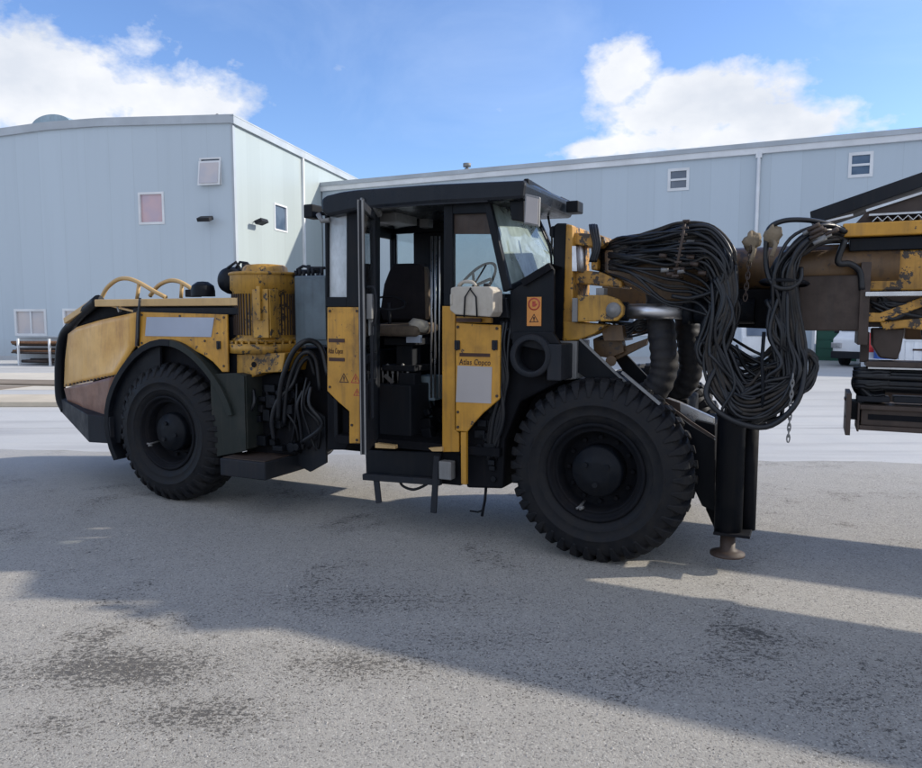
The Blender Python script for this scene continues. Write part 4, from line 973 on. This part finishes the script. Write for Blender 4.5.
for i in range(16):
    mb = MB(); q = P(random.uniform(415, 441), random.uniform(405, 442), random.uniform(.3, .8)); s_ = random.uniform(.02, .06); mb.obox(q, (s_, 0, .01), (0, s_, 0), (-.01, 0, s_)); part(mb, 'pedal_box', 'black', .01, cs)
mb = MB(); c = P(389, 303, .35); mb.lathe([(.13, .0), (.139, .009), (.148, 0), (.139, -.009), (.13, 0)], c, (.25, -.35, 1), 30); mb.cyl(c, c+Vector((-.05, .1, -.35)), .015, 8); part(mb, 'steering_wheel', 'charcoal', 0, cs)
mb = MB(); c = P(474, 286, .55); ax = (-.45, -.65, .6); mb.lathe([(.225, .0), (.237, .013), (.250, 0), (.237, -.013), (.225, 0)], c, ax, 36)
for k in range(3):
    a = 2*PI*k/3+.3; AX = Vector(ax).normalized(); N = AX.orthogonal().normalized(); B2 = AX.cross(N); mb.cyl(c, c+(N*math.cos(a)+B2*math.sin(a))*.2, .012, 6)
mb.cyl(c, c-AX*.4, .03, 10); part(mb, 'drive_steering_wheel', 'black_matt', 0, cs)
mb = MB()
for (x0, x1, vv) in ((430.5, 433, .5), (434.5, 436.5, .45), (439, 440.5, .2)): mb.tube([P((x0+x1)/2, 236, vv), P((x0+x1)/2-.5, 398, vv)], .010 if vv > .3 else .006, 8)
part(mb, 'grab_pole', 'steel', 0, cs)
mb = MB(); mb.pxb(376.5, 213, 396, 221, .25, .6); mb.pxb(419, 218, 428, 227, .7, .8); cp(mb, 'roof_lamp', 'grey', .006)
# door, swung open on its rear hinge
hinge = P(374, 300, V0-.01); hw = Matrix.Rotation(RIG.ang, 4, 'Z') @ hinge; hw = Vector((hw.x+RIG.o[0], hw.y+RIG.o[1], 0))
r0 = ray(361.3, 300); dep = hw.y/1.128; fw = Vector((r0.x/r0.y*dep, dep, 0))
dl = fw-hw; L = dl.length; dd = Matrix.Rotation(-RIG.ang, 4, 'Z') @ dl; dd = Vector((dd.x, dd.y, 0)).normalized()
up = Vector((0, 0, 1)); dn = dd.cross(up)
H0 = Vector((hinge.x, hinge.y, 0)); zb, zt = .755, 2.545
dr = empty('cab_door', (0, 0, 0), parent=rig)
def dbox(mb, a, b, z0, z1, t=.022, off=0): return mb.obox(H0+dd*((a+b)/2)*1+dn*off+up*((z0+z1)/2), dd*(b-a)/2, dn*t, up*(z1-z0)/2)
mb = MB(); dbox(mb, 0, .06, zb, zt); dbox(mb, L-.06, L, zb, zt); dbox(mb, .06, L-.06, zt-.06, zt); dbox(mb, .06, L-.06, zb, zb+.5); dbox(mb, .06, L-.06, 1.40, 1.46)
part(mb, 'door_frame', 'charcoal', .006, dr)
mb = MB(); dbox(mb, .06, L-.06, zb+.5, 1.40, .004); dbox(mb, .06, L-.06, 1.46, zt-.06, .004); part(mb, 'door_glass', 'glass_clear', 0, dr)
mb = MB(); dbox(mb, L+.0005, L+.006, zb, zt, .006, -.016); dbox(mb, L+.0005, L+.006, zb, zt, .004, .014); part(mb, 'door_edge', 'grey', 0, dr)
mb = MB(); k = L*.78
for s in (-1,): mb.tube([H0+dd*k+dn*.02*s+up*1.95, H0+dd*k+dn*.075*s+up*1.93, H0+dd*k+dn*.075*s+up*1.70, H0+dd*k+dn*.02*s+up*1.68], .012, 8, spline=3)
dbox(mb, k-.02, k+.02, 1.0, 1.7, .010, -.05)
part(mb, 'door_handle', 'charcoal', .004, dr)
mb = MB(); dbox(mb, k-.10, k+.08, 1.72, 1.9, .02, -.045); dbox(mb, k-.04, k+.02, 1.60, 1.72, .015, -.045); part(mb, 'lock_plate', 'grey', .006, dr)
mb = MB(); dbox(mb, L*.35, L*.65, 1.70, 1.76, .004, .03); part(mb, 'red_sticker', 'sign_red', 0, dr)
mb = MB()
for z in (1.0, 1.7, 2.35): mb.cyl((H0.x, H0.y, z-.05), (H0.x, H0.y, z+.05), .022, 10)
part(mb, 'hinge', 'black', 0, dr)
mb = MB(); mb.bar(P(361, 199, -.05), P(382, 212, .2), .02, .02); mb.bar(P(375, 206, 0), P(380, 215, .1), .03, .04); part(mb, 'door_stay', 'grey', 0, dr)
# ---------- front frame
HN[0] = 'front_hydraulic_hose'  # hydraulic hoses of the front part from here on
mb = MB(); mb.px([(466, 432), (500, 399), (502, 330), (549, 336), (560, 382), (520, 402), (505, 440), (503, 489), (466, 488)], .14, .7); o = part(mb, 'articulation_housing', 'black_matt', .02)
for i in range(16):
    mb = MB(); q = P(random.uniform(470, 502), random.uniform(405, 480), .12); s_ = random.uniform(.02, .05)
    mb.cyl(q, q+Vector((0, .05, 0)), s_, 12) if i % 2 else mb.box(q.x-s_, q.x+s_, .1, .16, q.z-s_*.7, q.z+s_*.7)
    part(mb, 'hydraulic_fitting', 'black', .005, o)
for i in range(8):
    x = random.uniform(500, 512); hose([(x, 320, .12), (x-3, 345, .08), (x+random.uniform(-5, 5), 380, .08), (x-random.uniform(0, 12), 420, .1), (x-15, 460, .14)], random.choice((.012, .016)))
mb = MB(); c = P(530, 356, .0); mb.lathe([(.115, .0), (.15, -.01), (.156, .02), (.156, .3), (.115, .3), (.11, .02), (.115, 0)], c, (0, 1, 0), 36)
part(mb, 'exhaust_ring', 'charcoal')
mb = MB(); mb.pxb(547, 344, 561, 381, .0, .3); part(mb, 'bracket_box', 'charcoal', .008)
mb = MB(); mb.px([(512, 332), (552, 332), (560, 344), (549, 344), (549, 352), (512, 344)], .05, .1); part(mb, 'front_fairing', 'black', .006)
# mast at the boom root
mb = MB(); mb.px([(553, 226), (557, 223), (567, 223), (565, 341), (552, 341)], .32, .75); mb.px([(549, 228), (553, 225), (553, 238), (549, 236)], .30, .7); part(mb, 'mast', 'black', .012)
mb = MB(); mb.px([(566, 224), (572.5, 225), (573, 322), (577, 338), (562, 341)], .30, .75)
mb.px([(572, 232.5), (598, 234), (604, 237), (606, 243), (600, 248), (572, 244)], .36, .70); mb.px([(591, 247), (597.5, 247), (597.5, 270), (591, 270)], .40, .66)
mb.px([(572, 269), (600, 272), (622, 281), (622, 288), (572, 283)], .38, .7)
part(mb, 'boom_bracket', 'yellow_mid', .01)
mb = MB(); mb.px([(572, 246), (576, 246), (577, 271), (572, 271)], .3, .4); mb.cyl(P(581, 246, .4), P(582, 273, .4), .03, 14); part(mb, 'slewing_cylinder', 'chrome')
mb = MB(); mb.px([(558, 341), (577, 341), (576, 379), (561, 381)], .26, .6); part(mb, 'mast_foot', 'grey', .006)
for i in range(4): hose([(590+i*2, 262, .34), (594+i*2, 246, .33), (591+i*2.4, 232, .36), (590+i*2.2, 225, .42)], .010)
# clevis bracket with pin
mb = MB(); mb.px([(577, 295), (606, 295), (618, 299), (624, 307), (623, 315), (617, 321), (577, 322)], .22, .27); mb.px([(577, 295), (606, 295), (618, 299), (624, 307), (623, 315), (617, 321), (577, 322)], .46, .51)
mb.px([(572, 300), (580, 297), (580, 321), (572, 321)], .27, .46); mb.px([(563, 321), (607, 325), (594, 334), (578, 340), (563, 341)], .28, .5)
cl = part(mb, 'clevis', 'yellow_oily', .008)
mb = MB(); q = P(613.5, 310, .22); mb.lathe([(0, -.03), (.025, -.03), (.028, -.022), (.05, -.02), (.055, 0), (.055, .3), (0, .3)], q, (0, 1, 0), 24); part(mb, 'pin', 'grey', 0, cl)
mb = MB(); mb.pxb(596, 288, 604, 296, .3, .4); mb.pxb(572, 298, 577, 322, .2, .5); part(mb, 'clevis_stop', 'grey', .004, cl)
# lift cylinder
a, b_ = P(624, 311.5, .37), P(690, 311.5, .37); a.z = b_.z = P(656, 311.5, .37).z
mb = MB(); mb.cyl(a, b_, (P(656, 304, .37).z-P(656, 319.3, .37).z)/2, 28); part(mb, 'cylinder_rod', 'chrome')
mb = MB(); e2 = Vector((b_.x+.42, .37, b_.z)); mb.cyl(b_+Vector((-.03, 0, 0)), e2, .085, 28); mb.cyl(b_+Vector((-.04, 0, 0)), b_+Vector((.03, 0, 0)), .093, 28); part(mb, 'cylinder_barrel', 'black')
mb = MB(); mb.cyl(a+Vector((-.05, 0, 0)), a+Vector((.03, 0, 0)), .07, 20); part(mb, 'rod_eye', 'black')
# diagonal plates of the front frame
mb = MB(); mb.px([(577, 341), (582, 340), (628, 386), (640, 392), (600, 388), (577, 372)], .30, .33); mb.px([(610, 352), (624, 352), (662, 392), (640, 396)], .75, .78)
part(mb, 'frame_plate', 'black', .004)
mb = MB(); mb.bar(P(580, 339, .29), P(628, 384.5, .29), .012, .018); mb.bar(P(622, 372, .1), P(660, 404, .05), .012, .02)
part(mb, 'plate_edge', 'grey')
mb = MB(); mb.px([(593, 339), (602, 335), (622, 341), (624, 352), (610, 358), (594, 356)], .5, .6); mb.px([(612, 362), (646, 345), (648, 338), (620, 348)], .55, .62); mb.px([(600, 325), (622, 325), (624, 341), (604, 341)], .4, .7); mb.cyl(P(611, 361, .45), P(611, 361, .65), .04, 14)
mb.px([(623, 330), (650, 326), (650, 331), (624, 336)], .6, .7)
part(mb, 'steering_linkage', 'yellow_dirty', .003)
for i in range(10): hose([(606+random.uniform(-8, 8), 320+random.uniform(-5, 20), .45), (625, 318+random.uniform(0, 25), .5), (640, 325+random.uniform(-6, 10), .55), (655, 320+random.uniform(-8, 10), .5)], .011)
# front deck behind the wheel top, low
mb = MB(); mb.box(-.55, .45, .75, 1.35, .9, 1.12); mb.px([(520, 385), (560, 378), (600, 386), (636, 396), (640, 440), (520, 440)], .42, 1.3); part(mb, 'front_frame', 'black_matt', .02)
# boom: inner beam
a = P(600, 262, .5)
def bx(x0, y0, x1, y1, v0, v1): return MB().pxb(x0, y0, x1, y1, v0, v1)
mb = MB(); mb.px([(604, 250), (640, 246), (700, 246), (700, 302), (665, 302), (624, 285), (604, 272)], .42, .68); part(mb, 'boom_root', 'yellow_dirty', .02)
zt, zb = P(752, 246, .4).z, P(752, 292, .4).z
mb = MB(); mb.cyl((.45, .52, (zt+zb)/2), (1.75, .52, (zt+zb)/2), (zt-zb)/2, 36); part(mb, 'boom_tube', 'yellow_dirty')
mb = MB(); mb.px([(690, 288), (800, 290), (800, 330), (700, 326)], .4, .66); part(mb, 'boom_beam', 'black_matt', .01)
mb = MB(); mb.pxb(799, 276, 862, 331, .36, .72); part(mb, 'boom_sleeve', 'brown_steel', .008)
mb = MB(); mb.pxb(861.5, 262, 867.5, 345, .33, .75); part(mb, 'end_plate', 'brown_steel', .004)
# boom head going right, out of the picture
mb = MB(); q0, q1 = P(843, 223.5, .33), P(843, 237, .33); mb.box(q0.x, 6.4, .33, .75, q1.z, q0.z); part(mb, 'feed_holder', 'yellow', .008)
mb = MB(); q0, q1 = P(850, 238, .36), P(850, 251, .36); mb.box(q0.x, 6.4, .38, .72, q1.z, q0.z); part(mb, 'holder_web', 'black', .006)
mb = MB(); q0, q1 = P(832, 252, .4), P(832, 291, .4); mb.pts([P(832, 262, .4), P(842, 252, .4), Vector((6.4, .4, q0.z)), Vector((6.4, .4, q1.z)), P(868, 291, .4), P(862, 276, .4), P(845, 272, .4)], (0, .26, 0)); part(mb, 'boom_head', 'yellow_mid', .01)
mb = MB(); q = P(865, 292, .36); mb.box(q.x, 6.4, .30, .36, q.z-.03, q.z); part(mb, 'head_edge', 'steel', .004)
mb = MB(); q0, q1 = P(868, 294, .42), P(868, 327, .42); mb.box(q0.x, 6.4, .44, .7, q1.z, q0.z); part(mb, 'head_lower', 'brown_steel', .01)
mb = MB(); mb.px([(866, 312), (880, 313), (922, 297), (975, 280), (975, 290), (922, 307), (882, 322), (868, 322)], .36, .43); mb.px([(880, 322), (922, 318), (975, 314), (975, 324), (922, 330), (905, 328), (884, 330)], .38, .43); part(mb, 'head_rib', 'yellow_mid', .006)
mb = MB(); mb.px([(872, 328), (905, 328), (901, 350), (897, 360), (880, 358), (872, 345)], .45, .6); part(mb, 'cradle_plate', 'brown_steel', .01)
for i in range(7): hose([(868+random.uniform(0, 20), 295+random.uniform(0, 20), .4), (890+random.uniform(0, 10), 300+random.uniform(0, 20), .37), (930, 295+random.uniform(0, 25), .4)], .012)
# canopy plate above the boom head
A0, A1 = P(812, 222, .9), P(922, 184, .9); dA = (A1-A0)/(A1.x-A0.x); end = A0+dA*(2.75-A0.x)
mb = MB(); mb.bar(A0, end, .5, .09); part(mb, 'sloping_beam', 'charcoal', .006)
sb = empty('second_boom', (0, 0, 0), parent=rig)
mb = MB(); mb.cyl((.3, 1.85, 1.98), (2.2, 1.85, 1.98), .15, 28); part(mb, 'boom_tube', 'yellow_dirty', 0, sb)
mb = MB(); mb.box(1.95, 6.4, 2.05, 2.3, 1.55, 1.95); part(mb, 'boom_head', 'yellow_dirty', .02, sb)
mb = MB(); mb.box(1.75, 5.2, 2.0, 2.28, .95, 1.2); part(mb, 'feed_rail', 'brown_steel', .01, sb)
mb = MB(); mb.box(1.85, 5.2, 1.95, 2.25, 1.32, 1.36); mb.bar((2.6, 2.1, 1.2), (2.6, 1.9, 1.76), .12, .12); part(mb, 'feed_carriage', 'black', .01, sb)
mb = MB(); mb.box(-.45, .4, 1.6, 2.0, 1.72, 2.15); part(mb, 'boom_bracket', 'yellow_dirty', .03, sb)
mb = MB(); b0, b1 = P(866, 211, .6), P(922, 193, .6); dB = (b1-b0)/(b1.x-b0.x); mb.bar(b0, b0+dB*(2.7-b0.x), .03, .016); mb.bar(P(820, 223, .6), P(853, 215, .6), .03, .012); part(mb, 'angle_edge', 'steel')
mb = MB(); mb.pts([P(855, 224, .62), P(866, 212, .62), b0+dB*(2.7-b0.x)+Vector((0, .02, -.01)), Vector((2.7, .62, P(860, 224, .62).z))], (0, .05, 0)); part(mb, 'canopy_side', 'brown_steel', .004)
mb = MB(); n = 36; a = P(872, 219, .55); x0 = a.x; top = P(872, 216.5, .55).z
row = [(x0+.028*i, top-.02+(.014 if i % 2 else -.014)) for i in range(n)]
pts = [(x, .50, z) for x, z in row]; back = [(x, .61, z) for x, z in row]
mb.add(pts+back+[(x, y, z-.006) for x, y, z in pts+back], [(i, i+1, n+i+1, n+i) for i in range(n-1)]+[(2*n+i, 3*n+i, 3*n+i+1, 2*n+i+1) for i in range(n-1)]+[(i, 2*n+i, 2*n+i+1, i+1) for i in range(n-1)])
mb.box(x0-.02, x0+.028*n, .505, .61, top, top+.012)
part(mb, 'corrugated_strip', 'steel')
# second feed, low on the right
fd = empty('feed_beam', (0, 0, 0), parent=rig)
mb = MB(); q0, q1 = P(860, 403, .35), P(860, 430, .35); mb.box(q0.x, 5.2, .35, .62, q1.z, q1.z+.03); mb.box(q0.x, 5.2, .35, .62, q0.z-.04, q0.z-.012); mb.box(q0.x+.01, 5.2, .38, .59, q1.z+.03, q0.z-.04); mb.box(q0.x-.012, q0.x, .34, .63, q1.z-.01, q0.z)
part(mb, 'rail', 'brown_steel', .004, fd)
mb = MB(); z = (q0.z+q1.z)/2; mb.box(q0.x+.05, q0.x+.5, .376, .3795, z-.02, z+.015); part(mb, 'slot', 'black_matt', 0, fd)
mb = MB(); mb.pxb(847, 393.5, 850, 435.5, .3, .66); mb.pxb(844.5, 398, 852, 401, .4, .5); mb.pxb(844.5, 415, 852, 418, .4, .5); part(mb, 'front_stop', 'brown_steel', .003, fd)
mb = MB(); mb.pxb(850, 401, 860.5, 420, .4, .56); part(mb, 'stop_link', 'black', .004, fd)
mb = MB(); q = P(866, 361, .4); mb.box(q.x, 5.2, .36, .6, q.z-.035, q.z); mb.bar(P(864, 362, .5), P(865, 332, .5), .04, .05); part(mb, 'upper_rail', 'brown_steel', .004, fd)
mb = MB(); q = P(868, 367, .35); mb.box(q.x, 3.0, .34, .355, q.z-.01, q.z); part(mb, 'rail_strip', 'steel', 0, fd)
mb = MB(); q = P(858, 400, .4); mb.pxb(857, 396, 890, 403, .4, .55); mb.box(q.x+.2, 5.2, .42, .55, q.z-.01, q.z+.03); part(mb, 'carriage', 'charcoal', .006, fd)
for i in range(13):
    k = i/12; y0 = 369+k*22+random.uniform(-1.5, 1.5); v = .34+.22*random.random(); e = .8*k
    x_in = 856+abs(k-.5)*7+random.uniform(-1, 4)
    mb = MB(); pts = [Vector((6.4, v, P(922, 372+k*22, v).z+random.uniform(-.02, .02))), P(922, 372+k*20, v), P(890, y0-1, v), P(868+random.uniform(-2, 4), y0-1+k*1.5, v), P(x_in, 380+random.uniform(-4, 6), v+.03), P(866+random.uniform(-2, 5), 399-k*7, v+.07), P(885, 400-k*8, v+.08)]
    mb.tube(pts, .014, 8, spline=7); part(mb, 'feed_hose', 'hose', 0, fd)
mb = MB(); c = P(869, 384, .5); mb.lathe([(0, 0), (.095, .0), (.10, .02), (.10, .12), (0, .13)], c, (0, 1, 0), 28); part(mb, 'hose_drum', 'black_matt', 0, fd)
# ---------- jack and blade arm
c = P(730, 470, .30); zt, zb = P(730, 414, .3).z, P(730, 533, .3).z; rj = (P(744.5, 470, .3).x-P(715.5, 470, .3).x)/2
jk = empty('jack', (0, 0, 0), parent=rig)
mb = MB(); mb.lathe([(0, zb), (rj*.98, zb), (rj*.98, zt-.02), (rj*1.06, zt-.015), (rj*1.06, zt), (rj*.9, zt+.012), (0, zt+.012)], (c.x, .3, 0), (0, 0, 1), 36); part(mb, 'outer_tube', 'black', 0, jk)
mb = MB(); q = P(748.5, 470, .36); mb.lathe([(0, zb+.01), (.055, zb+.01), (.055, zt-.03), (0, zt-.03)], (q.x, .42, 0), (0, 0, 1), 20); part(mb, 'guide_tube', 'black_matt', 0, jk)
mb = MB(); mb.pxb(750.5, 441, 754.5, 492, .5, .62); part(mb, 'yellow_plate', 'yellow', .003, jk)
mb = MB(); mb.pxb(713, 532, 750, 539.5, .2, .5); part(mb, 'bottom_cap', 'black_matt', .006, jk)
fz = P(727, 555, .3).z; qx = P(727.5, 548, .3).x
mb = MB(); mb.lathe([(0, zb), (.05, zb), (.05, fz+.05), (.075, fz+.035), (.115, fz+.02), (.115, fz+.004), (.09, fz-.004), (0, fz-.004)], (qx, .3, 0), (0, 0, 1), 32); part(mb, 'foot_plate', 'brown_steel', 0, jk)
mb = MB(); mb.px([(658, 401), (668, 398), (677, 401), (714, 418), (714, 431.5), (700, 425), (668, 409)], .55, .6); part(mb, 'support_arm', 'steel', .004, label='bright worn steel arm running down to the jack')
mb = MB(); mb.px([(655, 396), (668, 399), (680, 403), (680, 415), (668, 408)], .53, .545); part(mb, 'arm_cover', 'brown_steel', .003)
mb = MB(); mb.px([(628, 378), (660, 400), (690, 425), (715, 440), (715, 512), (702, 506), (690, 480), (672, 440), (640, 400)], .44, .5); part(mb, 'jack_plate', 'black', .006)
mb = MB(); mb.bar(P(655, 396, .42), P(690, 422, .42), .02, .02); mb.bar(P(690, 422, .42), P(714.5, 438, .42), .02, .02); part(mb, 'plate_rim', 'brown_steel')
mb = MB(); mb.px([(695, 420), (715, 425), (715, 530), (706, 510)], .5, .9); part(mb, 'jack_bracket', 'black_matt', .006)
# ---------- ribbed sleeves
def sleeve(pts, r):
    mb = MB(); path = catmull([P(*p) for p in pts], 16); mb.tube(path, lambda t: r*(1+.035*math.sin(t*95)+.02*math.sin(t*31)), 18); part(mb, 'hose_sleeve', 'sleeve')
sleeve([(660, 292, .55), (660, 318, .52), (663, 345, .50), (664, 368, .5), (656, 388, .5), (638, 399, .52), (615, 404, .6)], .098)
sleeve([(688, 298, .85), (687, 325, .8), (690, 350, .78), (690, 372, .8), (678, 392, .85), (660, 402, .9)], .09)
# ---------- hanging hoses
HN[0] = 'hydraulic_hose'
random.seed(21)
def R(a): return random.uniform(-a, a)
for i in range(50):
    k = i/49; v = .10+.30*random.random()
    j = lambda s: R(s)
    m_ = random.random(); n_ = random.random(); o_ = random.random()   # where this hose runs in each bundle
    top = 223.5+k*42; x0 = 600
    dz = random.random()**1.4                                           # how far it sags
    p = [(x0, 250+k*14+j(3), .53), (x0+22+j(6), 240+k*24+j(4), .40), (656+j(6), 232+k*28+j(4), v+.08), (686+j(4), top+j(3), v-.02), (713+j(4)-k*6, 230+k*34+j(3.5), v-.04), (732-k*16+j(3), 256+k*26+j(4), v-.05), (739-m_*28+j(3), 296+j(8), v-.02),
         (732-m_*32+j(4), 330+j(8), v), (720-m_*18+j(8), 358+j(6), v), (712+m_*26+j(7), 386-dz*4+j(6), v-.03), (738+m_*12+j(8), 414-dz*32+j(6), v-.05+j(.05)), (770-m_*6+j(8), 416-dz*38+j(7), v-.05+j(.05)),
         (799-n_*20+j(5), 388-dz*18+j(8), v-.02), (800-n_*24+j(4), 346+j(8), v), (797-n_*24+j(3), 305+j(6), v), (794-n_*22+j(4), 268+j(5), v-.04), (803-n_*8+j(5), 240+o_*14+j(3), v), (822+j(4), 226+o_*15+j(2), v+.05), (846+j(3), 230+o_*10+j(2), .38)]
    hose(p, random.choice((.009, .011, .013, .015)), spl=5)
for i in range(22):   # slack lower loops, from the left bundle round to the right one
    yb = 427-random.random()**1.6*52; xl = 703+random.random()*24; xr = 806-random.random()*30; v = random.uniform(.02, .3); xm = 752+R(16)
    pts = [(716+R(8), 285+R(12), v+.06), (xl+8+R(4), 315+R(8), v), (xl+R(3), 345+R(8), v), (xl+10+R(4), yb-32+R(5), v-.02), (xm-18, yb-8+R(3), v+R(.05)), (xm+6, yb+R(2), v+R(.05)), (xr-16+R(4), yb-16+R(5), v-.01), (xr+R(3), 362+R(10), v+R(.04)), (xr-8+R(5), 330+R(8), v+.03), (788+R(7), 292+R(8), v+.06)]
    if i == 0: pts[3:7] = [(706, 392, .02), (726, 417, .0), (766, 427, .0), (797, 402, .0)]
    hose(pts, random.choice((.010, .012, .015)) if i else .018, spl=6)
for i in range(14):   # strands deeper in the coil
    yb = 405-random.random()*50; xl = 715+R(10); xr = 795+R(8); v = random.uniform(.3, .6)
    hose([(720+R(8), 300, v), (xl, 335+R(8), v), (xl+12+R(6), yb-14+R(6), v), (755+R(14), yb+R(5), v+R(.06)), (xr-14+R(6), yb-16+R(6), v), (xr, 335+R(8), v), (790+R(8), 305, v)], random.choice((.010, .013)), spl=6)
# big top loop hose and ties
for i in range(7):   # a second set of hoses sags from the boom head further out
    q = [Vector((1.95+R(.06), .5+R(.06), 2.1)), Vector((1.98+R(.06), .48+R(.08), 1.6)), Vector((2.1+R(.05), .5+R(.08), 1.15+R(.08))), Vector((2.32+R(.05), .52+R(.08), .98+R(.06))), Vector((2.55+R(.05), .5+R(.08), 1.15+R(.08))), Vector((2.66+R(.06), .5, 1.6)), Vector((2.7+R(.06), .5, 2.1))]
    mb = MB(); mb.tube(q, .014, 8, spline=6); part(mb, 'outer_hose', 'hose')
hose([(846, 232, .3), (828, 224, .22), (805, 220, .15), (783, 221, .12), (769, 229, .1), (766, 248, .1), (767, 270, .1), (775, 286, .08), (790, 288, .08), (800, 280, .1), (801, 268, .14)], .016)
for i in range(9): hose([(775+R(10), 300, .15), (777+R(10), 330, .1), (786+R(8), 352, .12), (806+R(4), 352+R(5), .2), (813+R(4), 364+R(6), .22), (806+R(4), 384+R(6), .2), (790+R(6), 398+R(6), .16)], random.choice((.012, .014)))
for i in range(8):
    x = 702+i*4+R(2)
    hose([(735-i*3, 265+i*2, .08), (736-i*2, 300, .06), (718+R(8), 330, .06), (704+i*3, 358, .08), (712+i*5, 392+R(5), .06), (745, 418-i*4, .05), (778-i*2, 412-i*4, .05), (800-i*2, 380, .08), (806-i*3, 350, .12), (797-i*2, 300, .1), (792, 262, .06), (808, 240, .08), (838, 228, .3)], .013)
for i in range(9): # loose runs on the near beam
    y = 250+i*7+R(3); hose([(600, 252+i*2.4, .5), (630, 255+i*3+R(4), .3), (665, y, .25), (690+R(8), y+R(5), .24), (712+R(5), y+18, .2), (722+R(4), y+50, .2)], random.choice((.010, .013)))
hose([(672, 296, .2), (690, 298, .18), (712, 292, .16), (722, 285, .15)], .012)
hose([(845, 240, .3), (838, 262, .3), (850, 264, .32), (860, 272, .34), (862, 290, .34)], .02)
mb = MB(); q = [P(685, 221, .02), P(683, 235, .0), P(679, 255, .0), P(675, 276, .05)]; mb.tube([q[0]+Vector((0, .3, .02)), q[0], q[1], q[2], q[3], q[3]+Vector((0, .3, 0))], .010, 6); 
for i in range(9): c = q[0].lerp(q[3], i/8); mb.box(c.x-.012, c.x+.03, .0, .03, c.z-.006, c.z+.006)
part(mb, 'hose_strap', 'brown_steel')
mb = MB()
for (x, y, rx) in ((783, 281, 17), (745, 396, 2.5)): 
    c = P(x, y, .16)
for cxy, rr, ax in (((784, 283), .14, (0.05, .1, 1)), ((712, 345), .11, (.5, 0, 1))):
    c = P(*cxy, .2); mb.lathe([(rr, -.012), (rr+.012, 0), (rr, .012), (rr-.01, 0), (rr, -.012)], c, ax, 28)
mb.tube([P(764, 332, .06), P(762, 360, .03), P(763, 390, .03), P(762, 420, .06)], .012, 6); part(mb, 'hose_tie', 'black')
# couplings
for i in range(11):
    a = P(random.uniform(655, 700), random.uniform(236, 275), random.uniform(.10, .16)); mb = MB(); mb.cyl(a, a+Vector((.05, R(.01), R(.012))), .015, 8); part(mb, 'coupling', 'brown_steel' if i % 3 else 'grey')
for i in range(10):
    a = P(random.uniform(798, 826), random.uniform(230, 245), random.uniform(.06, .1)); mb = MB(); mb.cyl(a, a+Vector((.07, 0, .035)), .013, 8); part(mb, 'coupling', 'brown_steel' if i % 3 else 'grey')
# ---------- loose things on the rig
def world(o): 
    o.location = (RIG.o[0], RIG.o[1], 0); o.rotation_euler = (0, 0, RIG.ang); return o
def thing_on(mb, name, mat, label, cat, bevel=0, group=None):
    o = mb.build(name, M[mat], None, bevel); world(o); tag(o, label, cat, group); return o
jc = world(empty('jerrycan', (0, 0, 0)))
tag(jc, 'dirty white plastic jerrycan strapped under the front side window of the cab', 'jerrycan')
mb = MB(); mb.px([(450.5, 288), (455, 286.5), (489, 286.5), (493, 290), (493, 312), (490, 317), (455, 314.5), (449.5, 310)], -.16, .02); mb.px([(449.6, 294), (452, 294), (452, 305), (449.6, 305)], -.17, .0)
mb.build('body', M['plastic_white'], jc, .022, seg=4)
mb = MB(); mb.cyl(P(487, 287, -.08), P(487, 283.5, -.08), .025, 14); mb.build('cap', M['charcoal'], jc)
mb = MB(); mb.tube([P(458, 286, -.12), P(463, 282, -.12), P(472, 282, -.12), P(476, 286, -.12)], .012, 8, spline=3); mb.build('handle', M['plastic_white'], jc)
mb = MB(); mb.tube([P(464, 317, -.17), P(465, 297, -.172), P(470, 289, -.172), P(476, 297, -.172), P(477, 317, -.17)], .006, 6); mb.tube([P(470, 289, -.17), P(474, 285, -.1), P(486, 265, .04)], .007, 6); mb.build('strap', M['black'], jc)
def chain(p, q, name, label, mat='rust', n=None, r=.012):
    L = (q-p).length; n = n or int(L/.034); mb = MB(); d = (q-p)/n
    for i in range(n):
        c = p+d*(i+.5); ax = Vector((0, 1, 0)) if i % 2 else Vector((1, 0, 0))
        s = d.cross(ax).normalized() if abs(d.normalized().dot(ax)) < .95 else Vector((0, 1, 0))
        pts = [c+d.normalized()*math.cos(a)*L/n*.78+s*math.sin(a)*r*.7 for a in [2*PI*k/10 for k in range(11)]]
        mb.tube(pts, .0045, 5, cap=False)
    return thing_on(mb, name, mat, label, 'chain')
chain(P(793, 375, .0), P(788, 441, .0), 'chain', 'thin chain hanging free below the hose loop above the pale ground', 'grey')
chain(P(751, 246, .15), P(745, 300, .12), 'lifting_chain', 'rusty chain hanging from the knotted beige rag on top of the boom tube', 'brown_steel', r=.018)
def rag(x, y, v, label, s=1):
    mb = MB(); c = P(x, y, v); rnd = random.Random(x)
    n1, n2 = 12, 8; vs = []
    for i in range(n2+1):
        for k in range(n1):
            a = 2*PI*k/n1; b = PI*i/n2; r = .062*s*(1+.28*math.sin(3*a+2*b)+rnd.uniform(-.14, .14)); vs.append(c+Vector((r*math.cos(a)*math.sin(b), r*math.sin(a)*math.sin(b), r*1.15*math.cos(b))))
    mb.add(vs, [(i*n1+k, i*n1+(k+1) % n1, (i+1)*n1+(k+1) % n1, (i+1)*n1+k) for i in range(n2) for k in range(n1)], True)
    mb.tube([c, c+Vector((.02, -.05, -.06)), c+Vector((.0, -.06, -.13))], .014, 6)
    thing_on(mb, 'rag', 'cloth', label, 'rag')
rag(752, 242, .18, 'beige rag knotted on the boom tube with a rusty chain hanging from it', .8)
rag(773, 236, .1, 'beige rag knotted on the right hose bundle beside the big hose arc', .8)
